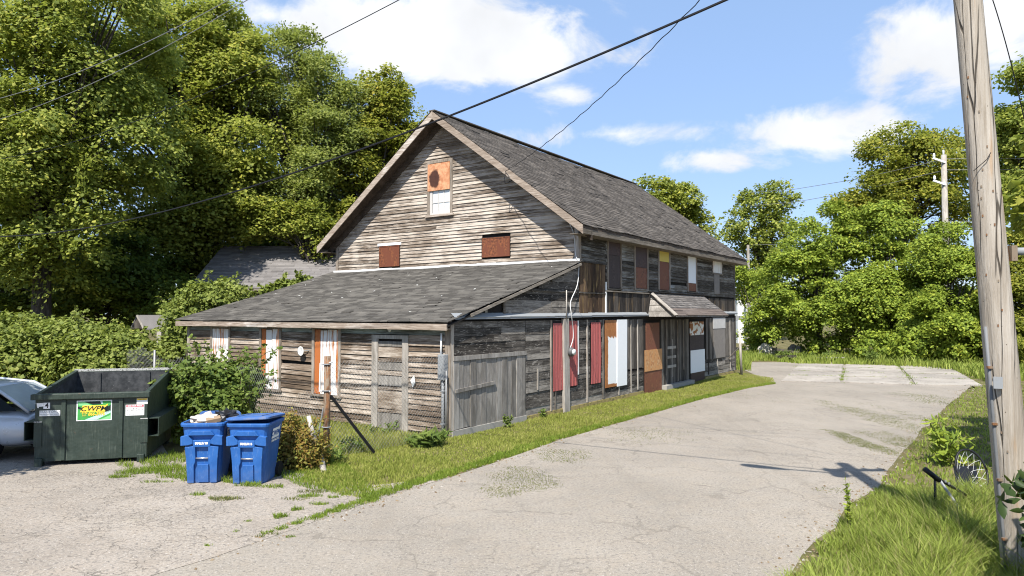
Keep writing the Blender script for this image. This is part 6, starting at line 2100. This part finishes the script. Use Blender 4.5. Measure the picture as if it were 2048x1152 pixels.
def rd(x, y):
    pts = np.array(RR)
    best = np.full(len(x), 9.0)
    for a_, b__ in zip(pts, pts[1:]):
        ab = b__ - a_
        t_ = np.clip(((x - a_[0]) * ab[0] + (y - a_[1]) * ab[1]) / (ab @ ab), 0, 1)
        best = np.minimum(best, np.hypot(x - a_[0] - ab[0] * t_, y - a_[1] - ab[1] * t_))
    return best


x, y = scatter(rg, near, 1850, lambda x, y, r: (rd(x, y) + .12 * wob(x, y, 2.6) > .05))
dd_ = rd(x, y)
h = np.clip(.05 + .20 * dd_, .05, .27) * (1 + .6 * wob(x, y, 2.3))
h = h * np.where(y > 10.2, .7, 1)
grass_obj('tall_grass', 'tall sunlit grass around the foot of the near utility pole', [blades(rg, x, y, h, .012, .95)], 'grass_tall')
k_ = rg.random(len(x)) < .16
grass_obj('dry_stalks', 'bleached dead stalks standing among the tall grass by the pole', [blades(rg, x[k_] + .02, y[k_], h[k_] * 1.35, .006, .7)], 'grass_dry')
lawn = RR[3:] + [(30, 30), (30, 12), (9, 9), (7.4, 9.8), (6.6, 11.0)]
x, y = scatter(rg, lawn, 260, lambda x, y, r: bk(x, y, r, .9) & (rd(x, y) + .15 * wob(x, y, 1.6) > .06))
far = [V2(gp(1540, 722)), V2(gp(1600, 728)), V2(gp(1700, 730)), V2(gp(1800, 733)), V2(gp(1900, 740)), V2(gp(1975, 765)), (26, 30), (30, 44), (14, 50), (14.2, 44)]
xf, yf = scatter(rg, far, 70, lambda x, y, r: y < 46)
xg_, yg_ = scatter(rg, [(11.5, 33.8), V2(gp(1500, 722)), V2(gp(1545, 722)), (15.5, 46), (12, 52), (8, 40)], 120)
grass_obj('lawn_grass', 'mown lawn beyond the lane with rough weeds before the trees', [blades(rg, x, y, np.full(len(x), .06), .026), blades(rg, xf, yf, .34 + .2 * wob(xf, yf, .9), .06, .5), blades(rg, xg_, yg_, np.full(len(xg_), .35), .03, .5)], 'grass_tall')


def weed(px, py, h, label, seed, m='leaf_bush', n=60, leaf=.10, spread=.10, name='weed', d=None, wr=.22, stemr=.006):
    r = np.random.default_rng(seed)
    b = gp(px, py) if d is None else d
    root = empty(name, b, 0, label, 'weed')
    st_ = MB()
    P_, N_ = [], []
    for q in range(max(1, n // 30)):
        ox, oy = r.normal() * spread * .6, r.normal() * spread * .6
        hh_ = h * (.7 + .5 * r.random()) if q else h
        tip = Vector((ox + r.normal() * spread, oy + r.normal() * spread, hh_))
        st_.tube([(ox, oy, 0), ((ox + tip.x) / 2 + .01, (oy + tip.y) / 2, hh_ / 2), tuple(tip)], [stemr, stemr * .8, stemr * .3], 5, cap=False)
        for k in range(n // max(1, n // 30)):
            t_ = .12 + .88 * r.random()
            P_.append([ox + (tip.x - ox) * t_ + r.normal() * spread * .35, oy + (tip.y - oy) * t_ + r.normal() * spread * .35, hh_ * t_])
            N_.append([r.normal() * .6, r.normal() * .6 - .2, .7])
    st_.build('stem', 'stem', root)
    link('foliage', leaves('foliage', np.array(P_), unit(np.array(N_)), leaf * (.6 + .7 * r.random(len(P_))), wr, r), m, root)
    return root


weed(1697, 1062, .62, 'tall thin weed stalk standing alone at the right road edge', 201, 'leaf_bright', 70, .09, .02, wr=.3)
weed(1890, 930, .75, 'leafy green weed clump on the shaded verge left of the fallen hoop', 202, 'leaf_bright', 240, .20, .22, wr=.3)
weed(850, 893, .30, 'spiky dark green weeds at the building corner below the electric box', 204, 'leaf_bush', 300, .34, .16, wr=.07)
weed(770, 868, .30, 'low weeds growing at the foot of the plank door', 205, 'leaf_bush', 120, .12, .2, wr=.4)
weed(1013, 856, .30, 'small nettle growing against the barn door', 206, 'leaf_bush', 90, .09, .07, wr=.5)
weed(1082, 834, .24, 'low weed beside the post carrying the meter', 207, 'leaf_bush', 110, .09, .12, wr=.5)
weed(660, 925, .32, 'weeds crowding the foot of the rusty corner post', 208, 'leaf_bush', 160, .12, .2, wr=.35)
weed(725, 905, .28, 'weeds growing under the end of the fence brace', 209, 'leaf_bush', 130, .12, .2, wr=.35)
weed(478, 966, .30, 'grassy weed growing in front of the closed blue bin', 210, 'leaf_vine', 90, .13, .06, wr=.12)
weed(1645, 722, .55, 'green weed tuft on the left edge of the far slabs', 211, 'leaf_bush', 140, .22, .3, wr=.25)
weed(1742, 728, .75, 'tallest weed tuft at the edge of the far slabs', 212, 'leaf_bush', 160, .25, .3, wr=.25)
weed(1570, 722, .6, 'weed tuft beside the white tarp heap', 213, 'leaf_bush', 140, .24, .35, wr=.25)
# weeds in the slab joints
jt = []
for (u0, v0, u1, v1) in ((0, 3.0, 7.5, 3.0), (0, 5.6, 8, 5.6), (0, 8.6, 8, 8.6), (2.3, 0, 2.3, 8.6), (4.9, 0, 4.9, 11), (7.3, 0, 7.3, 8)):
    n_ = 420
    t_ = rg.random(n_)
    uu, vv = u0 + (u1 - u0) * t_, v0 + (v1 - v0) * t_
    k_ = wob(uu, vv, 1.9) > .05
    uu, vv = uu[k_] + vv[k_] * .18 + rg.normal(size=k_.sum()) * .09, vv[k_] + rg.normal(size=k_.sum()) * .09
    jt.append(blades(rg, o0.x + au.x * uu + av.x * vv, o0.y + au.y * uu + av.y * vv, np.full(len(uu), .07), .02))
grass_obj('joint_grass', 'grass growing in the joints of the far concrete slabs', jt, 'grass_edge')

# gravel and dead leaves along the crumbling road edges
V_, T_ = [], []
k = 0
for pl, nn, sp_ in ((ROAD_R, 900, .22), (ROAD_L, 700, .18)):
    for q in range(nn):
        i = rg.integers(len(pl) - 1)
        t_ = rg.random()
        c = pl[i] + (pl[i + 1] - pl[i]) * t_
        cx_, cy_ = c.x + rg.normal() * sp_, c.y + rg.normal() * sp_
        s_ = rg.uniform(.008, .03)
        a_ = rg.random() * 6.28
        ux, uy = math.cos(a_) * s_, math.sin(a_) * s_
        z_ = .006
        V_ += [(cx_ - ux, cy_ - uy, z_), (cx_ + uy * .7, cy_ - ux * .7, z_), (cx_ + ux, cy_ + uy, z_), (cx_ - uy * .7, cy_ + ux * .7, z_), (cx_, cy_, z_ + s_ * .7)]
        T_ += [(k, k + 1, k + 4), (k + 1, k + 2, k + 4), (k + 2, k + 3, k + 4), (k + 3, k, k + 4)]
        k += 5
new_mat('litter', lambda nt, co: dict(color=nt.ramp(island(nt), [(.0, (.10, .065, .035)), (.4, (.22, .16, .09)), (.7, (.34, .31, .27)), (1.0, (.14, .12, .10))]), rough=.95))
tag(link('edge_gravel', tri_mesh('edge_gravel', np.array(V_), np.array(T_)), 'litter'), 'loose gravel and dead leaves along the lane edges', 'gravel', None, 'stuff')
